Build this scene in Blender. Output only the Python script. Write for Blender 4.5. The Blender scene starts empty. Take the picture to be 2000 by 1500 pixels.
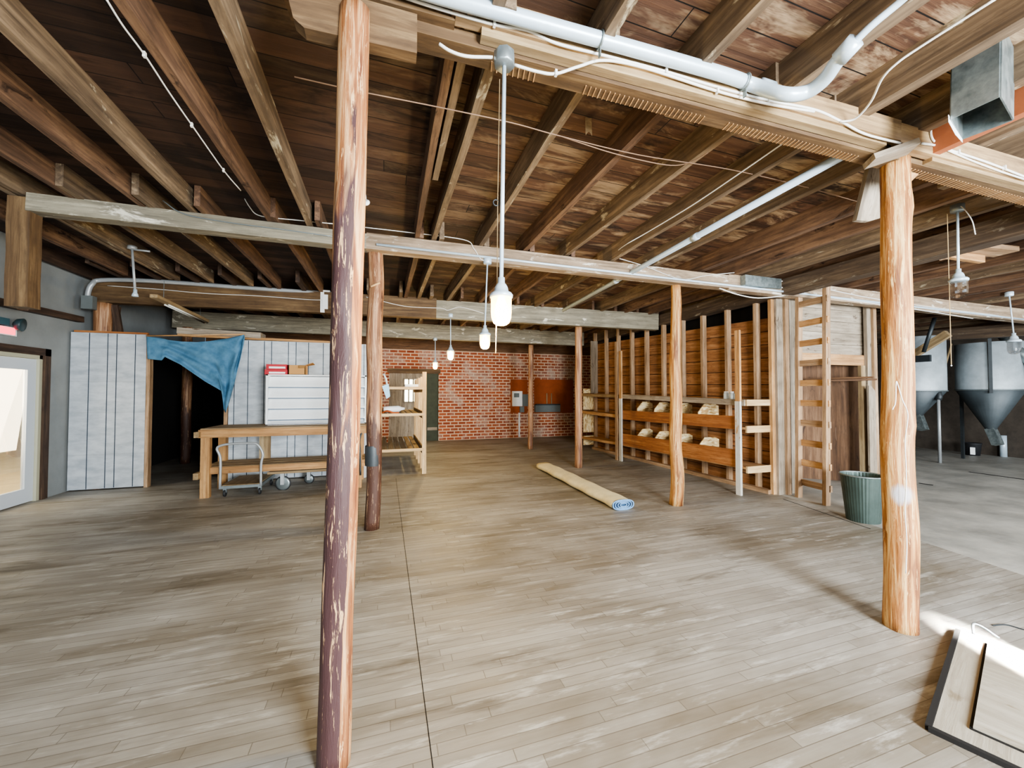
import bpy, math, random
from mathutils import Vector, Matrix, noise
random.seed(7)
SC = bpy.context.scene
COL = SC.collection
# ------------------------------------------------------------------ camera
FPX, HZ = 768.0, 18.0            # focal length in px of the 2000 px frame
CAMZ = 1.5
YAW = math.radians(17.9)
PITCH = math.atan(HZ / FPX)
FW = Vector((math.sin(YAW)*math.cos(PITCH), math.cos(YAW)*math.cos(PITCH), math.sin(PITCH)))
RT = Vector((math.cos(YAW), -math.sin(YAW), 0))
UP = RT.cross(FW)
CAM = Vector((0, 0, CAMZ))
def ray(px, py):
    return FW + RT*((px-1000)/FPX) + UP*((750-py)/FPX)
def PZ(px, py, z=0.0):
    r = ray(px, py); return CAM + r*((z-CAMZ)/r.z)
def PY(px, py, Y):
    r = ray(px, py); return CAM + r*(Y/r.y)
def PX(px, py, X):
    r = ray(px, py); return CAM + r*(X/r.x)
def XA(px, Y):                    # world X seen at column px on plane Y (eye level)
    return PY(px, 768, Y).x
cd = bpy.data.cameras.new('camera'); cam = bpy.data.objects.new('camera', cd); COL.objects.link(cam)
cd.sensor_width = 36; cd.lens = 36*FPX/2000; cd.clip_start = .05; cd.clip_end = 200
cam.matrix_world = Matrix.Translation(CAM) @ Matrix((RT, UP, -FW)).transposed().to_4x4()
SC.camera = cam

def lin(h):
    h = h.lstrip('#'); out = []
    for i in (0, 2, 4):
        c = int(h[i:i+2], 16)/255
        out.append(c/12.92 if c <= .04045 else ((c+.055)/1.055)**2.4)
    return (*out, 1)

# ------------------------------------------------------------------ materials
class NT:
    def __init__(s, name):
        s.m = bpy.data.materials.new(name); s.m.use_nodes = True
        s.t = s.m.node_tree; s.b = s.t.nodes['Principled BSDF']
    def n(s, typ, **k):
        x = s.t.nodes.new(typ)
        for a, v in k.items():
            if a in x.inputs.keys() if isinstance(a, str) else False: pass
            setattr(x, a, v)
        return x
    def l(s, a, b): s.t.links.new(a, b)
    def coords(s, kind='gco'):
        if kind == 'gco':
            a = s.n('ShaderNodeAttribute'); a.attribute_name = 'gco'; return a.outputs['Vector']
        g = s.n('ShaderNodeNewGeometry'); return g.outputs['Position']
    def mapping(s, vec, scale=(1,1,1), rot=(0,0,0), loc=(0,0,0)):
        m = s.n('ShaderNodeMapping'); m.inputs['Scale'].default_value = scale
        m.inputs['Rotation'].default_value = rot; m.inputs['Location'].default_value = loc
        s.l(vec, m.inputs['Vector']); return m.outputs[0]
    def noise(s, vec, scale=1, detail=4, rough=.6, dist=0):
        x = s.n('ShaderNodeTexNoise'); x.inputs['Scale'].default_value = scale
        x.inputs['Detail'].default_value = detail; x.inputs['Roughness'].default_value = rough
        x.inputs['Distortion'].default_value = dist
        s.l(vec, x.inputs['Vector']); return x.outputs[0]
    def ramp(s, fac, stops):
        r = s.n('ShaderNodeValToRGB'); e = r.color_ramp.elements
        while len(e) < len(stops): e.new(.5)
        for q, (p, c) in zip(e, stops):
            q.position = p; q.color = c if len(c) == 4 else (*c, 1)
        s.l(fac, r.inputs[0]); return r.outputs[0]
    def mix(s, fac, a, b, mode='MIX'):
        x = s.n('ShaderNodeMix'); x.data_type = 'RGBA'; x.blend_type = mode
        for sock, v in ((x.inputs[0], fac), (x.inputs[6], a), (x.inputs[7], b)):
            if isinstance(v, (int, float)): sock.default_value = v
            elif isinstance(v, tuple): sock.default_value = v
            else: s.l(v, sock)
        return x.outputs[2]
    def math(s, op, a, b=None):
        x = s.n('ShaderNodeMath'); x.operation = op
        for sock, v in ((x.inputs[0], a), (x.inputs[1], b)):
            if v is None: continue
            if isinstance(v, (int, float)): sock.default_value = v
            else: s.l(v, sock)
        return x.outputs[0]
    def bump(s, h, strength=.3, dist=.01):
        b = s.n('ShaderNodeBump'); b.inputs['Strength'].default_value = strength
        b.inputs['Distance'].default_value = dist; s.l(h, b.inputs['Height'])
        s.l(b.outputs[0], s.b.inputs['Normal'])
    def rows(s, p, h, L):
        sx = s.n('ShaderNodeSeparateXYZ'); s.l(p, sx.inputs[0])
        row = s.math('FLOOR', s.math('DIVIDE', sx.outputs[1], h))
        wn = s.n('ShaderNodeTexWhiteNoise'); wn.noise_dimensions = '1D'; s.l(row, wn.inputs['W'])
        cb = s.n('ShaderNodeCombineXYZ'); s.l(s.math('ADD', sx.outputs[0], s.math('MULTIPLY', wn.outputs['Value'], L*3)), cb.inputs[0]); s.l(sx.outputs[1], cb.inputs[1])
        return cb.outputs[0]
    def out(s, col, rough=.7, metal=0, spec=None):
        if isinstance(col, tuple): s.b.inputs['Base Color'].default_value = col
        else: s.l(col, s.b.inputs['Base Color'])
        s.b.inputs['Roughness'].default_value = rough; s.b.inputs['Metallic'].default_value = metal
        if spec is not None: s.b.inputs['Specular IOR Level'].default_value = spec
        return s.m
G0, G1c = (0,0,0,1), (1,1,1,1)

def wood(name, dark, mid, light, stain=None, stain_at=.55, rough=.75, grain=1.0, bump=.35):
    t = NT(name); c = t.coords()
    g = t.noise(t.mapping(c, (1.3*grain, 26*grain, 26*grain)), 1, 6, .65, .4)
    big = t.noise(t.mapping(c, (.8, 3, 3)), 1.3, 4, .6)
    m = t.math('ADD', t.math('MULTIPLY', g, .62), t.math('MULTIPLY', big, .38))
    col = t.ramp(m, [(.33, lin(dark)), (.5, lin(mid)), (.66, lin(light))])
    dirt = t.noise(t.mapping(c, (3, 9, 9), loc=(8, 2, 4)), 2.2, 6, .7)
    col = t.mix(t.math('MULTIPLY', t.ramp(dirt, [(.5, G0), (.68, G1c)]), .45), col, lin(dark))
    if stain:
        s = t.noise(t.mapping(c, (1.6, 5, 5), loc=(3, 1, 7)), 1.6, 5, .7, .6)
        col = t.mix(t.ramp(s, [(stain_at, G0), (stain_at+.08, G1c)]), col, lin(stain))
    t.bump(g, bump, .006)
    return t.out(col, rough)
def flat(name, c, rough=.6, metal=0, var=.0, spec=None, scale=6):
    t = NT(name)
    if not var: return t.out(lin(c), rough, metal, spec)
    n = t.noise(t.coords('pos'), scale, 5, .65)
    a = lin(c); d = tuple([x*(1-var) for x in a[:3]]+[1]); u = tuple([min(1, x*(1+var*.6)) for x in a[:3]]+[1])
    t.bump(n, .15, .01)
    return t.out(t.ramp(n, [(.3, d), (.7, u)]), rough, metal, spec)
def glow(name, c, e):
    t = NT(name); t.out(lin(c)); t.b.inputs['Emission Color'].default_value = lin(c)
    t.b.inputs['Emission Strength'].default_value = e; return t.m

def mat_floor():
    t = NT('floor_boards'); p = t.coords('pos')
    br = t.n('ShaderNodeTexBrick'); br.offset = .37; br.offset_frequency = 1; br.squash = 1
    t.l(t.rows(p, .062, .85), br.inputs['Vector']); br.offset = 0
    for k, v in (('Scale', 1), ('Mortar Size', .0022), ('Mortar Smooth', .3), ('Bias', 0), ('Brick Width', .85), ('Row Height', .062)):
        br.inputs[k].default_value = v
    br.inputs['Color1'].default_value = G0; br.inputs['Color2'].default_value = G1c; br.inputs['Mortar'].default_value = (.5,.5,.5,1)
    grain = t.noise(t.mapping(p, (2, 45, 1)), 1, 5, .65)
    big = t.noise(t.mapping(p, (.55, 1.2, 1)), 1, 5, .6, .5)
    base = t.ramp(big, [(.34, lin('#797163')), (.48, lin('#959087')), (.62, lin('#b0ada6'))])
    base = t.mix(.2, base, t.ramp(br.outputs['Color'], [(0, lin('#665d50')), (1, lin('#c9c7c0'))]))
    base = t.mix(t.math('MULTIPLY', t.ramp(grain, [(.35, G1c), (.65, G0)]), .2), base, lin('#5c5344'))
    # dark streaks running along the boards
    st = t.noise(t.mapping(p, (.75, 4.6, 1), loc=(4.3, 2.2, 0)), 1.15, 5, .66, .5)
    base = t.mix(t.math('MULTIPLY', t.ramp(st, [(.56, G0), (.7, G1c)]), .6), base, lin('#5a5041'))
    pale = t.noise(t.mapping(p, (1.6, 9, 1), loc=(1.3, 8.2, 0)), 1.4, 5, .7)
    base = t.mix(t.math('MULTIPLY', t.ramp(pale, [(.55, G0), (.68, G1c)]), .5), base, lin('#d3d2cc'))
    warm = t.noise(t.mapping(p, (.5, .7, 1), loc=(9, 3, 0)), 1, 3, .5)
    base = t.mix(t.math('MULTIPLY', t.ramp(warm, [(.48, G0), (.7, G1c)]), .3), base, lin('#7a6c56'))
    # concrete strip to the right
    sx = t.n('ShaderNodeSeparateXYZ'); t.l(p, sx.inputs[0])
    edge = t.math('ADD', sx.outputs[0], t.math('MULTIPLY', sx.outputs[1], -.22))
    cf = t.ramp(t.math('GREATER_THAN', edge, 4.62), [(0, G0), (1, G1c)])
    cn = t.noise(p, 1.7, 6, .65)
    conc = t.ramp(cn, [(.32, lin('#8d8c86')), (.65, lin('#bbb9b1'))])
    seam = t.ramp(br.outputs['Fac'], [(0, G0), (1, G1c)])
    base = t.mix(t.math('MULTIPLY', seam, .5), base, lin('#463b2e'))
    base = t.mix(cf, base, conc)
    t.bump(t.math('SUBTRACT', t.math('MULTIPLY', grain, .4), br.outputs['Fac']), .25, .004)
    m = t.out(base, .5, 0, .35)
    t.l(t.ramp(st, [(.4, (.46,.46,.46,1)), (.7, (.68,.68,.68,1))]), t.b.inputs['Roughness'])
    return m
def mat_deck():
    t = NT('roof_boards'); p = t.coords('pos')
    br = t.n('ShaderNodeTexBrick'); br.offset = 0; br.offset_frequency = 1; br.squash = 1
    t.l(t.rows(p, .17, 3.1), br.inputs['Vector'])
    for k, v in (('Scale', 1), ('Mortar Size', .004), ('Mortar Smooth', .2), ('Bias', 0), ('Brick Width', 3.1), ('Row Height', .17)):
        br.inputs[k].default_value = v
    br.inputs['Color1'].default_value = G0; br.inputs['Color2'].default_value = G1c; br.inputs['Mortar'].default_value = G0
    grain = t.noise(t.mapping(p, (1.2, 22, 1)), 1, 6, .68, .4)
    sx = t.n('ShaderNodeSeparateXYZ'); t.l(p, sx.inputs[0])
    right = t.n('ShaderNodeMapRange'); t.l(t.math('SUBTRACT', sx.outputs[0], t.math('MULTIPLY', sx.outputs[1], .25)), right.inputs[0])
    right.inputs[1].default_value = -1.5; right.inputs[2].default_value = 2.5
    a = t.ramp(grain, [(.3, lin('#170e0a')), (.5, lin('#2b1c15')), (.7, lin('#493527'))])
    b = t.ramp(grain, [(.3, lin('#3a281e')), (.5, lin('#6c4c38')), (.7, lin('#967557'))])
    base = t.mix(right.outputs[0], a, b)  # boards painted darker to the left, imitating the falloff of window light
    base = t.mix(.35, base, t.mix(br.outputs['Color'], lin('#1a100a'), lin('#725443')), 'MIX')
    s = t.noise(t.mapping(p, (1.2, 2.6, 1), loc=(5, 5, 0)), 1.1, 5, .65, .7)
    base = t.mix(t.math('MULTIPLY', t.ramp(s, [(.55, G0), (.66, G1c)]), .8), base, lin('#160e0a'))
    w = t.noise(t.mapping(p, (1.0, 3.2, 1), loc=(2, 11, 0)), 1.3, 5, .7, .5)
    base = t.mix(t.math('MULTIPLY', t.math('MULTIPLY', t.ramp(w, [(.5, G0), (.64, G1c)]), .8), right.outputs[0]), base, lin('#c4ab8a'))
    base = t.mix(br.outputs['Fac'], base, lin('#0c0704'))
    t.bump(grain, .4, .01)
    return t.out(base, .8)
def mat_brick():
    t = NT('red_brick'); p = t.coords('pos')
    q = t.mapping(p, (1, 1, 1), rot=(math.radians(-90), 0, 0))
    cx = t.n('ShaderNodeSeparateXYZ'); t.l(p, cx.inputs[0])
    cb = t.n('ShaderNodeCombineXYZ'); t.l(cx.outputs[0], cb.inputs[0]); t.l(cx.outputs[2], cb.inputs[1])
    br = t.n('ShaderNodeTexBrick'); t.l(cb.outputs[0], br.inputs['Vector'])
    for k, v in (('Scale', 1), ('Mortar Size', .016), ('Mortar Smooth', .2), ('Bias', 0), ('Brick Width', .25), ('Row Height', .098)):
        br.inputs[k].default_value = v
    br.inputs['Color1'].default_value = lin('#8a3f26'); br.inputs['Color2'].default_value = lin('#b0603c')
    br.inputs['Mortar'].default_value = lin('#e3c4a8')
    n = t.noise(cb.outputs[0], 1.1, 5, .7, .4)
    col = t.mix(t.math('MULTIPLY', t.ramp(n, [(.5, G0), (.64, G1c)]), .62), br.outputs['Color'], lin('#c9bcae'))
    n2 = t.noise(cb.outputs[0], 9, 4, .6)
    col = t.mix(t.math('MULTIPLY', n2, .3), col, lin('#5f2c1c'))
    t.bump(t.math('SUBTRACT', n2, br.outputs['Fac']), .4, .01)
    return t.out(col, .85)
def mat_osb():
    t = NT('chipboard'); c = t.coords()
    v = t.n('ShaderNodeTexVoronoi'); v.inputs['Scale'].default_value = 1
    t.l(t.mapping(c, (14, 42, 42), rot=(.4, .3, .5)), v.inputs['Vector'])
    s = t.n('ShaderNodeSeparateXYZ'); t.l(v.outputs['Color'], s.inputs[0])
    return t.out(t.ramp(s.outputs[0], [(0, lin('#a98450')), (.5, lin('#dcc28f')), (1, lin('#f0e0b8'))]), .7)
def mat_galv():
    t = NT('galvanised_steel'); p = t.coords('pos')
    n = t.noise(p, 14, 4, .6)
    t.bump(n, .1, .01)
    return t.out(t.ramp(n, [(.3, lin('#6f7a7b')), (.7, lin('#a8b2b2'))]), .45, .75)
def mat_panel():
    t = NT('white_groove_panel'); c = t.coords('pos')
    s = t.n('ShaderNodeSeparateXYZ'); t.l(c, s.inputs[0])
    n = t.noise(t.mapping(c, (2, 2, 5)), 2.2, 5, .6)
    col = t.ramp(n, [(.3, lin('#a3abb3')), (.65, lin('#c6ccd1'))])
    # seams where the sheet stock meets
    for z in (.55, 1.2, 1.68, 2.2):
        d = t.math('ABSOLUTE', t.math('SUBTRACT', s.outputs[2], z))
        col = t.mix(t.math('MULTIPLY', t.math('LESS_THAN', d, .008), .25), col, lin('#8f979c'))
    return t.out(col, .55)
def mat_log(name, bark, mid, raw, scratch, barkz, scr=.6, side=9, patch=None):
    t = NT(name); c = t.coords()
    g = t.noise(t.mapping(c, (1.6, 30, 30)), 1, 6, .68, .8)
    col = t.ramp(g, [(.36, lin(mid)), (.5, lin(raw)), (.64, lin(scratch))])
    b = t.noise(t.mapping(c, (.9, 7, 7), loc=(2, 5, 1)), 1, 4, .6, .5)
    s = t.n('ShaderNodeSeparateXYZ'); t.l(c, s.inputs[0])
    mr = t.n('ShaderNodeMapRange'); t.l(s.outputs[0], mr.inputs[0])
    mr.inputs[1].default_value = barkz-.5; mr.inputs[2].default_value = barkz+.5; mr.inputs[3].default_value = .16; mr.inputs[4].default_value = -.12
    f = t.ramp(t.math('ADD', b, mr.outputs[0]), [(.47, G0), (.53, G1c)]); f = t.math('MULTIPLY', f, t.math('LESS_THAN', t.math('ADD', s.outputs[1], t.math('MULTIPLY', b, .05)), side))
    col = t.mix(f, col, lin(bark))
    k = t.noise(t.mapping(c, (3.2, 34, 34), loc=(7, 3, 2)), 1.3, 5, .75, .8)
    col = t.mix(t.ramp(k, [(scr, G0), (scr+.035, G1c)]), col, lin(scratch))
    if patch:
        vm = t.n('ShaderNodeVectorMath'); vm.operation = 'DISTANCE'; t.l(c, vm.inputs[0]); vm.inputs[1].default_value = patch
        dn = t.math('ADD', vm.outputs['Value'], t.math('MULTIPLY', k, .06))
        col = t.mix(t.ramp(dn, [(.065, (.8, .8, .8, 1)), (.1, G0)]), col, lin('#b9bdc6'))
    t.bump(t.math('ADD', g, k), .5, .01)
    return t.out(col, .55)

M = {}
M['floor'] = mat_floor(); M['deck'] = mat_deck(); M['brick'] = mat_brick(); M['osb'] = mat_osb(); M['galv'] = mat_galv(); M['panel'] = mat_panel()
M['joist_dark'] = wood('joist_wood_dark', '#271b13', '#46352a', '#67513f')
M['joist'] = wood('joist_wood', '#35261c', '#644b39', '#8d6f54', '#2c1c12', .6)
M['joist_pale'] = wood('joist_wood_dusty', '#44372b', '#72604c', '#9c866b', '#c2b79c', .6)
M['beam'] = wood('girder_wood', '#5e4a35', '#977c5a', '#bfa47b', '#8f7a5c', .6)
M['beam_brown'] = wood('girder_brown', '#3a2a1b', '#5c462e', '#7f6748')
M['beam_grey'] = wood('girder_dusty', '#5c574c', '#827b6a', '#a39c88', '#cfc9b8', .6)
M['beam_dark'] = wood('girder_dark', '#2f241b', '#4b3c2e', '#6f5e4b', '#8b8373', .62)
M['beam_pale'] = wood('girder_pale', '#5f4f3d', '#94806a', '#b7a389', '#d2cbbd', .57)
M['pine'] = wood('pine', '#85603c', '#b58a5b', '#d6b083')
M['pine_dusty'] = wood('pine_dusty', '#6f5a40', '#927b5a', '#b5a07c')
M['grey_board'] = wood('weathered_board', '#6d6255', '#958877', '#b6ab9b', '#57483a', .6)
M['orange_board'] = wood('orange_board', '#6f4022', '#9b6236', '#bf8752')
M['sheathing'] = wood('brown_sheathing', '#59391f', '#8d5f38', '#b0835a', '#6c4022', .6)
M['brown_ply'] = wood('brown_plywood', '#3f2a1b', '#66482f', '#86664a', '#3c2717', .62)
M['stud'] = wood('stud_wood', '#6d563d', '#a08264', '#c5a98a', '#8d7d69', .62)
M['stud_pale'] = wood('upright_white', '#a7a39a', '#c9c6bd', '#dedbd2', '#b18c5e', .6)
M['rack'] = wood('rack_pine', '#98784f', '#c5a578', '#e2c9a0')
M['bench'] = wood('bench_wood', '#7d5a38', '#a87f52', '#c79f6c', '#6f4b2b', .63)
M['hatch'] = wood('hatch_ply', '#8f8778', '#a59e8f', '#b9b3a5', '#867b67', .6)
M['log1'] = mat_log('peeled_log_red', '#432b2b', '#683d28', '#9a653c', '#cfa87c', 1.75, .58, .055)
M['log2'] = mat_log('peeled_log_pale', '#6d4026', '#7d4e27', '#b37d45', '#dcb87f', -1, .6)
M['log3'] = mat_log('peeled_log_dark', '#4a2f23', '#62402c', '#8a6042', '#c09c78', 1.2, .6)
M['log4'] = mat_log('peeled_log_brown', '#6c4733', '#7d5539', '#9b7150', '#bf9a78', -2, .64)
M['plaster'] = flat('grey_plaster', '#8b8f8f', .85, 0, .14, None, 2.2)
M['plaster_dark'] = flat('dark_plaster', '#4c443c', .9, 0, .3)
M['cream'] = flat('cream_stone', '#efe2c0', .9, 0, .2, None, 3)
M['sand'] = flat('outside_ground', '#d9bd86', .9, 0, .2, None, 3)
M['white'] = flat('white_paint', '#eef1f2', .45, 0, .04)
M['door_white'] = flat('door_paint', '#ccd3da', .45)
M['door_frame'] = flat('door_frame_paint', '#b5b39c', .6)
M['pipe'] = flat('pale_conduit', '#bfd0dc', .35, .15, .06)
M['pipe_grey'] = flat('grey_conduit', '#a7abad', .4, .3, .1)
M['steel'] = flat('grey_steel', '#8f989a', .4, .7, .15)
M['steel_dark'] = flat('dark_steel', '#3f4447', .5, .5, .2)
M['cable'] = flat('white_cable', '#dcdad4', .5)
M['wire'] = flat('dusty_wire', '#8a6f5a', .8)
M['string'] = flat('pull_string', '#b59a70', .9)
M['rubber'] = flat('black_rubber', '#26272a', .6)
M['groove'] = flat('groove_shadow', '#2c3a49', .9)
M['black'] = flat('plain_black', '#14110f', .9)  # flat black for seams, gaps and painted darkness
M['can'] = flat('galvanised_can', '#46544f', .45, .5, .2)
M['silo'] = flat('hopper_metal', '#b5bfc4', .5, .2, .25, None, 3)
M['silo_cone'] = flat('hopper_cone_metal', '#4c5458', .5, .3, .25, None, 3)
M['card'] = flat('cardboard', '#b98d57', .85)
M['gap_shade'] = flat('gap_shade_blue', '#5f7388', .6)  # colour of the painted shadow lines on the white cabinet
M['red'] = flat('red_card', '#b32a35', .6)
M['rust'] = flat('rust_board', '#9a4d22', .8, 0, .2)
M['greybox'] = flat('grey_enamel', '#6d7474', .5, .2, .1)
M['green'] = flat('dark_green_door', '#39402f', .7, 0, .3)
M['cream_cloth'] = flat('rug_backing', '#ece0b6', .9, 0, .12, None, 9)
M['blue_rug'] = flat('rug_blue', '#6f93b8', .9, 0, .2, None, 30)
M['bulb'] = glow('lit_bulb', '#ffcf6a', 60)
t = NT('lit_jar_glass'); t.out(lin('#fff2c0'), .3); t.b.inputs['Emission Color'].default_value = (1, .6, .12, 1); t.b.inputs['Emission Strength'].default_value = 2.6; t.b.inputs['Alpha'].default_value = .6; M['lit_jar'] = t.m
M['red_glow'] = glow('red_sign', '#ff4a5a', 1.6)
M['pane_glow'] = glow('bright_pane', '#fbffe0', 3.0)
M['tube'] = flat('fluorescent_tube', '#e9ebe6', .4)
t = NT('blue_sheet'); n_ = t.noise(t.coords('pos'), 7, 4, .6); M['cloth'] = t.out(t.ramp(n_, [(.3, lin('#3d6885')), (.7, lin('#5f8dab'))]), .85)
t = NT('clear_glass'); t.out(lin('#ffffff'), .03); t.b.inputs['Transmission Weight'].default_value = 1; t.b.inputs['IOR'].default_value = 1.45; t.b.inputs['Alpha'].default_value = .35; M['glass'] = t.m
t = NT('jar_glass'); t.out(lin('#dfe8ea'), .15); t.b.inputs['Transmission Weight'].default_value = .15; M['jar'] = t.m

# ------------------------------------------------------------------ mesh builder
class MB:
    def __init__(s): s.v = []; s.f = []; s.g = []; s.sm = []
    def _add(s, vs, fs, gs, smooth=False):
        o = len(s.v); s.v += [Vector(v) for v in vs]; s.g += [Vector(g) for g in gs]
        s.f += [tuple(i+o for i in f) for f in fs]; s.sm += [smooth]*len(fs); return s
    def beam(s, a, b, w, h, up=(0,0,1), seg=1, jit=0, roll=0):
        """board from a to b (centre line); w across, h along up"""
        a, b = Vector(a), Vector(b); d = b-a; L = d.length; x = d/L
        u = Vector(up); u = (u - x*u.dot(x))
        if u.length < 1e-4: u = Vector((0,1,0)) - x*x.y
        u.normalize(); sd = x.cross(u)
        if roll: R_ = Matrix.Rotation(roll, 3, x); u = R_@u; sd = R_@sd
        off = Vector((random.uniform(0, 60), random.uniform(0, 9), random.uniform(0, 9)))
        vs, gs, fs = [], [], []
        for i in range(seg+1):
            t_ = i/seg; c = a + d*t_
            if jit and 0 < i < seg: c = c + sd*random.uniform(-jit, jit) + u*random.uniform(-jit, jit)*.5
            for (p, q) in ((-1,-1), (1,-1), (1,1), (-1,1)):
                k = 1 + (random.uniform(-jit, jit)*6 if jit else 0)
                vs.append(c + sd*(p*w/2*k) + u*(q*h/2*k)); gs.append(off + Vector((L*t_, p*w/2, q*h/2)))
        for i in range(seg):
            o = i*4
            for k in range(4): fs.append((o+k, o+(k+1)%4, o+4+(k+1)%4, o+4+k))
        fs.append((3,2,1,0)); o = seg*4; fs.append((o, o+1, o+2, o+3))
        return s._add(vs, fs, gs)
    def box(s, x0, x1, y0, y1, z0, z1):
        dx, dy, dz = abs(x1-x0), abs(y1-y0), abs(z1-z0); c = Vector(((x0+x1)/2, (y0+y1)/2, (z0+z1)/2))
        m = max(dx, dy, dz)
        if m == dx: return s.beam(c-Vector((dx/2,0,0)), c+Vector((dx/2,0,0)), dy, dz)
        if m == dy: return s.beam(c-Vector((0,dy/2,0)), c+Vector((0,dy/2,0)), dx, dz)
        return s.beam(c-Vector((0,0,dz/2)), c+Vector((0,0,dz/2)), dx, dy, up=(0,1,0))
    def tube(s, pts, r, n=8, closed=False):
        pts = [Vector(p) for p in pts]; N = len(pts); L = 0; vs, gs, fs = [], [], []
        rs = r if isinstance(r, (list, tuple)) else [r]*N
        prev = None; off = random.uniform(0, 50)
        for i, p in enumerate(pts):
            if closed: t_ = pts[(i+1)%N]-pts[i-1]
            else: t_ = pts[min(i+1, N-1)]-pts[max(i-1, 0)]
            t_.normalize()
            if prev is None:
                u = Vector((0,0,1)) if abs(t_.z) < .9 else Vector((0,1,0))
            else: u = prev
            u = (u - t_*u.dot(t_)).normalized(); prev = u; w = t_.cross(u)
            if i: L += (pts[i]-pts[i-1]).length
            for k in range(n):
                a = 2*math.pi*k/n; dd = u*math.cos(a)*rs[i] + w*math.sin(a)*rs[i]
                vs.append(p+dd); gs.append(Vector((L+off, math.cos(a)*rs[i], math.sin(a)*rs[i])))
        for i in range(N if closed else N-1):
            o, q = i*n, ((i+1)%N)*n
            for k in range(n): fs.append((o+k, o+(k+1)%n, q+(k+1)%n, q+k))
        if not closed:
            fs.append(tuple(range(n-1, -1, -1))); fs.append(tuple(range((N-1)*n, N*n)))
        return s._add(vs, fs, gs, n > 5)
    def lathe(s, prof, c, n=20, axis=(0,0,1), caps=True, flute=0, nf=0):
        ax = Vector(axis).normalized(); u = Vector((1,0,0)) if abs(ax.x) < .9 else Vector((0,1,0))
        u = (u-ax*u.dot(ax)).normalized(); w = ax.cross(u); c = Vector(c); vs, gs, fs = [], [], []
        for (r, z) in prof:
            for k in range(n):
                a = 2*math.pi*k/n; rr = r*(1+(flute if nf and (k % 2) else 0))
                vs.append(c+ax*z+u*math.cos(a)*rr+w*math.sin(a)*rr); gs.append(Vector((z, math.cos(a)*r, math.sin(a)*r)))
        for i in range(len(prof)-1):
            for k in range(n): fs.append((i*n+k, i*n+(k+1)%n, (i+1)*n+(k+1)%n, (i+1)*n+k))
        if caps:
            if prof[0][0] > 1e-5: fs.append(tuple(range(n-1, -1, -1)))
            if prof[-1][0] > 1e-5: fs.append(tuple(range((len(prof)-1)*n, len(prof)*n)))
        return s._add(vs, fs, gs, not nf)
    def prism(s, poly, off):
        """polygon (list of 3D pts) extruded by vector off"""
        poly = [Vector(p) for p in poly]; off = Vector(off); n = len(poly); o = poly[0]; r0 = Vector((random.uniform(0, 40), 0, 0))
        e = max((poly[(i+1)%n]-poly[i] for i in range(n)), key=lambda v: v.length).normalized(); nn = off.normalized(); f = nn.cross(e)
        vs = poly + [p+off for p in poly]; gs = [r0+Vector(((p-o).dot(e), (p-o).dot(f), (p-o).dot(nn))) for p in vs]
        fs = [tuple(range(n-1, -1, -1)), tuple(range(n, 2*n))] + [(i, (i+1)%n, n+(i+1)%n, n+i) for i in range(n)]
        return s._add(vs, fs, gs)
    def grid(s, fn, nu, nv, thick=0):
        vs, gs, fs = [], [], []
        for j in range(nv+1):
            for i in range(nu+1):
                p = Vector(fn(i/nu, j/nv)); vs.append(p); gs.append(p)
        for j in range(nv):
            for i in range(nu):
                a = j*(nu+1)+i; fs.append((a, a+1, a+nu+2, a+nu+1))
        return s._add(vs, fs, gs, True)
    def build(s, name, mat, parent=None, origin=None):
        if parent is not None: base = root_loc(parent)
        elif origin is not None: base = Vector(origin)
        else:
            xs = [v.x for v in s.v]; ys = [v.y for v in s.v]; zs = [v.z for v in s.v]
            base = Vector(((min(xs)+max(xs))/2, (min(ys)+max(ys))/2, min(zs)))
        me = bpy.data.meshes.new(name); me.from_pydata([v-base for v in s.v], [], s.f)
        at = me.attributes.new('gco', 'FLOAT_VECTOR', 'POINT')
        at.data.foreach_set('vector', [c for g in s.g for c in g])
        me.polygons.foreach_set('use_smooth', s.sm)
        me.update(); 
        import bmesh
        bm = bmesh.new(); bm.from_mesh(me); bmesh.ops.recalc_face_normals(bm, faces=bm.faces); bm.to_mesh(me); bm.free()
        me.materials.append(M[mat] if isinstance(mat, str) else mat)
        o = bpy.data.objects.new(name, me); COL.objects.link(o)
        if parent is not None: o.parent = parent
        else: o.location = base
        return o
def root_loc(o):
    p = o
    while p.parent: p = p.parent
    return Vector(p.location)
LABELS = {}
def tag(o, label, cat, group=None):
    o['label'] = label; o['category'] = cat
    if group: o['group'] = group
    return o
def thing(name, label, cat, loc, group=None):
    o = bpy.data.objects.new(name, None); o.empty_display_size = .1; COL.objects.link(o); o.location = Vector(loc)
    return tag(o, label, cat, group)
def struct(mb, name, mat, parent=None):
    o = mb.build(name, mat, parent)
    if parent is None: o['kind'] = 'structure'
    return o
def copy_tree(o, dz, parent=None):
    c = o.copy(); COL.objects.link(c)
    if parent: c.parent = parent
    else: c.location = Vector(o.location)+Vector(dz)
    for ch in list(o.children): copy_tree(ch, dz, c)
    return c
ORD = ('first second third fourth fifth sixth seventh eighth ninth tenth eleventh twelfth thirteenth fourteenth fifteenth sixteenth '
       'seventeenth eighteenth nineteenth twentieth twenty-first twenty-second twenty-third twenty-fourth twenty-fifth twenty-sixth '
       'twenty-seventh twenty-eighth twenty-ninth thirtieth thirty-first thirty-second thirty-third thirty-fourth').split()
def curve(pts, k=6):
    """smooth the polyline (Catmull-Rom)"""
    P = [Vector(p) for p in pts]; P = [P[0]*2-P[1]]+P+[P[-1]*2-P[-2]]; out = []
    for i in range(1, len(P)-2):
        for j in range(k):
            t_ = j/k; a, b, c, d = P[i-1:i+3]
            out.append(.5*((2*b)+(c-a)*t_+(2*a-5*b+4*c-d)*t_*t_+(3*b-a-3*c+d)*t_**3))
    out.append(P[-2]); return out

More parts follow.
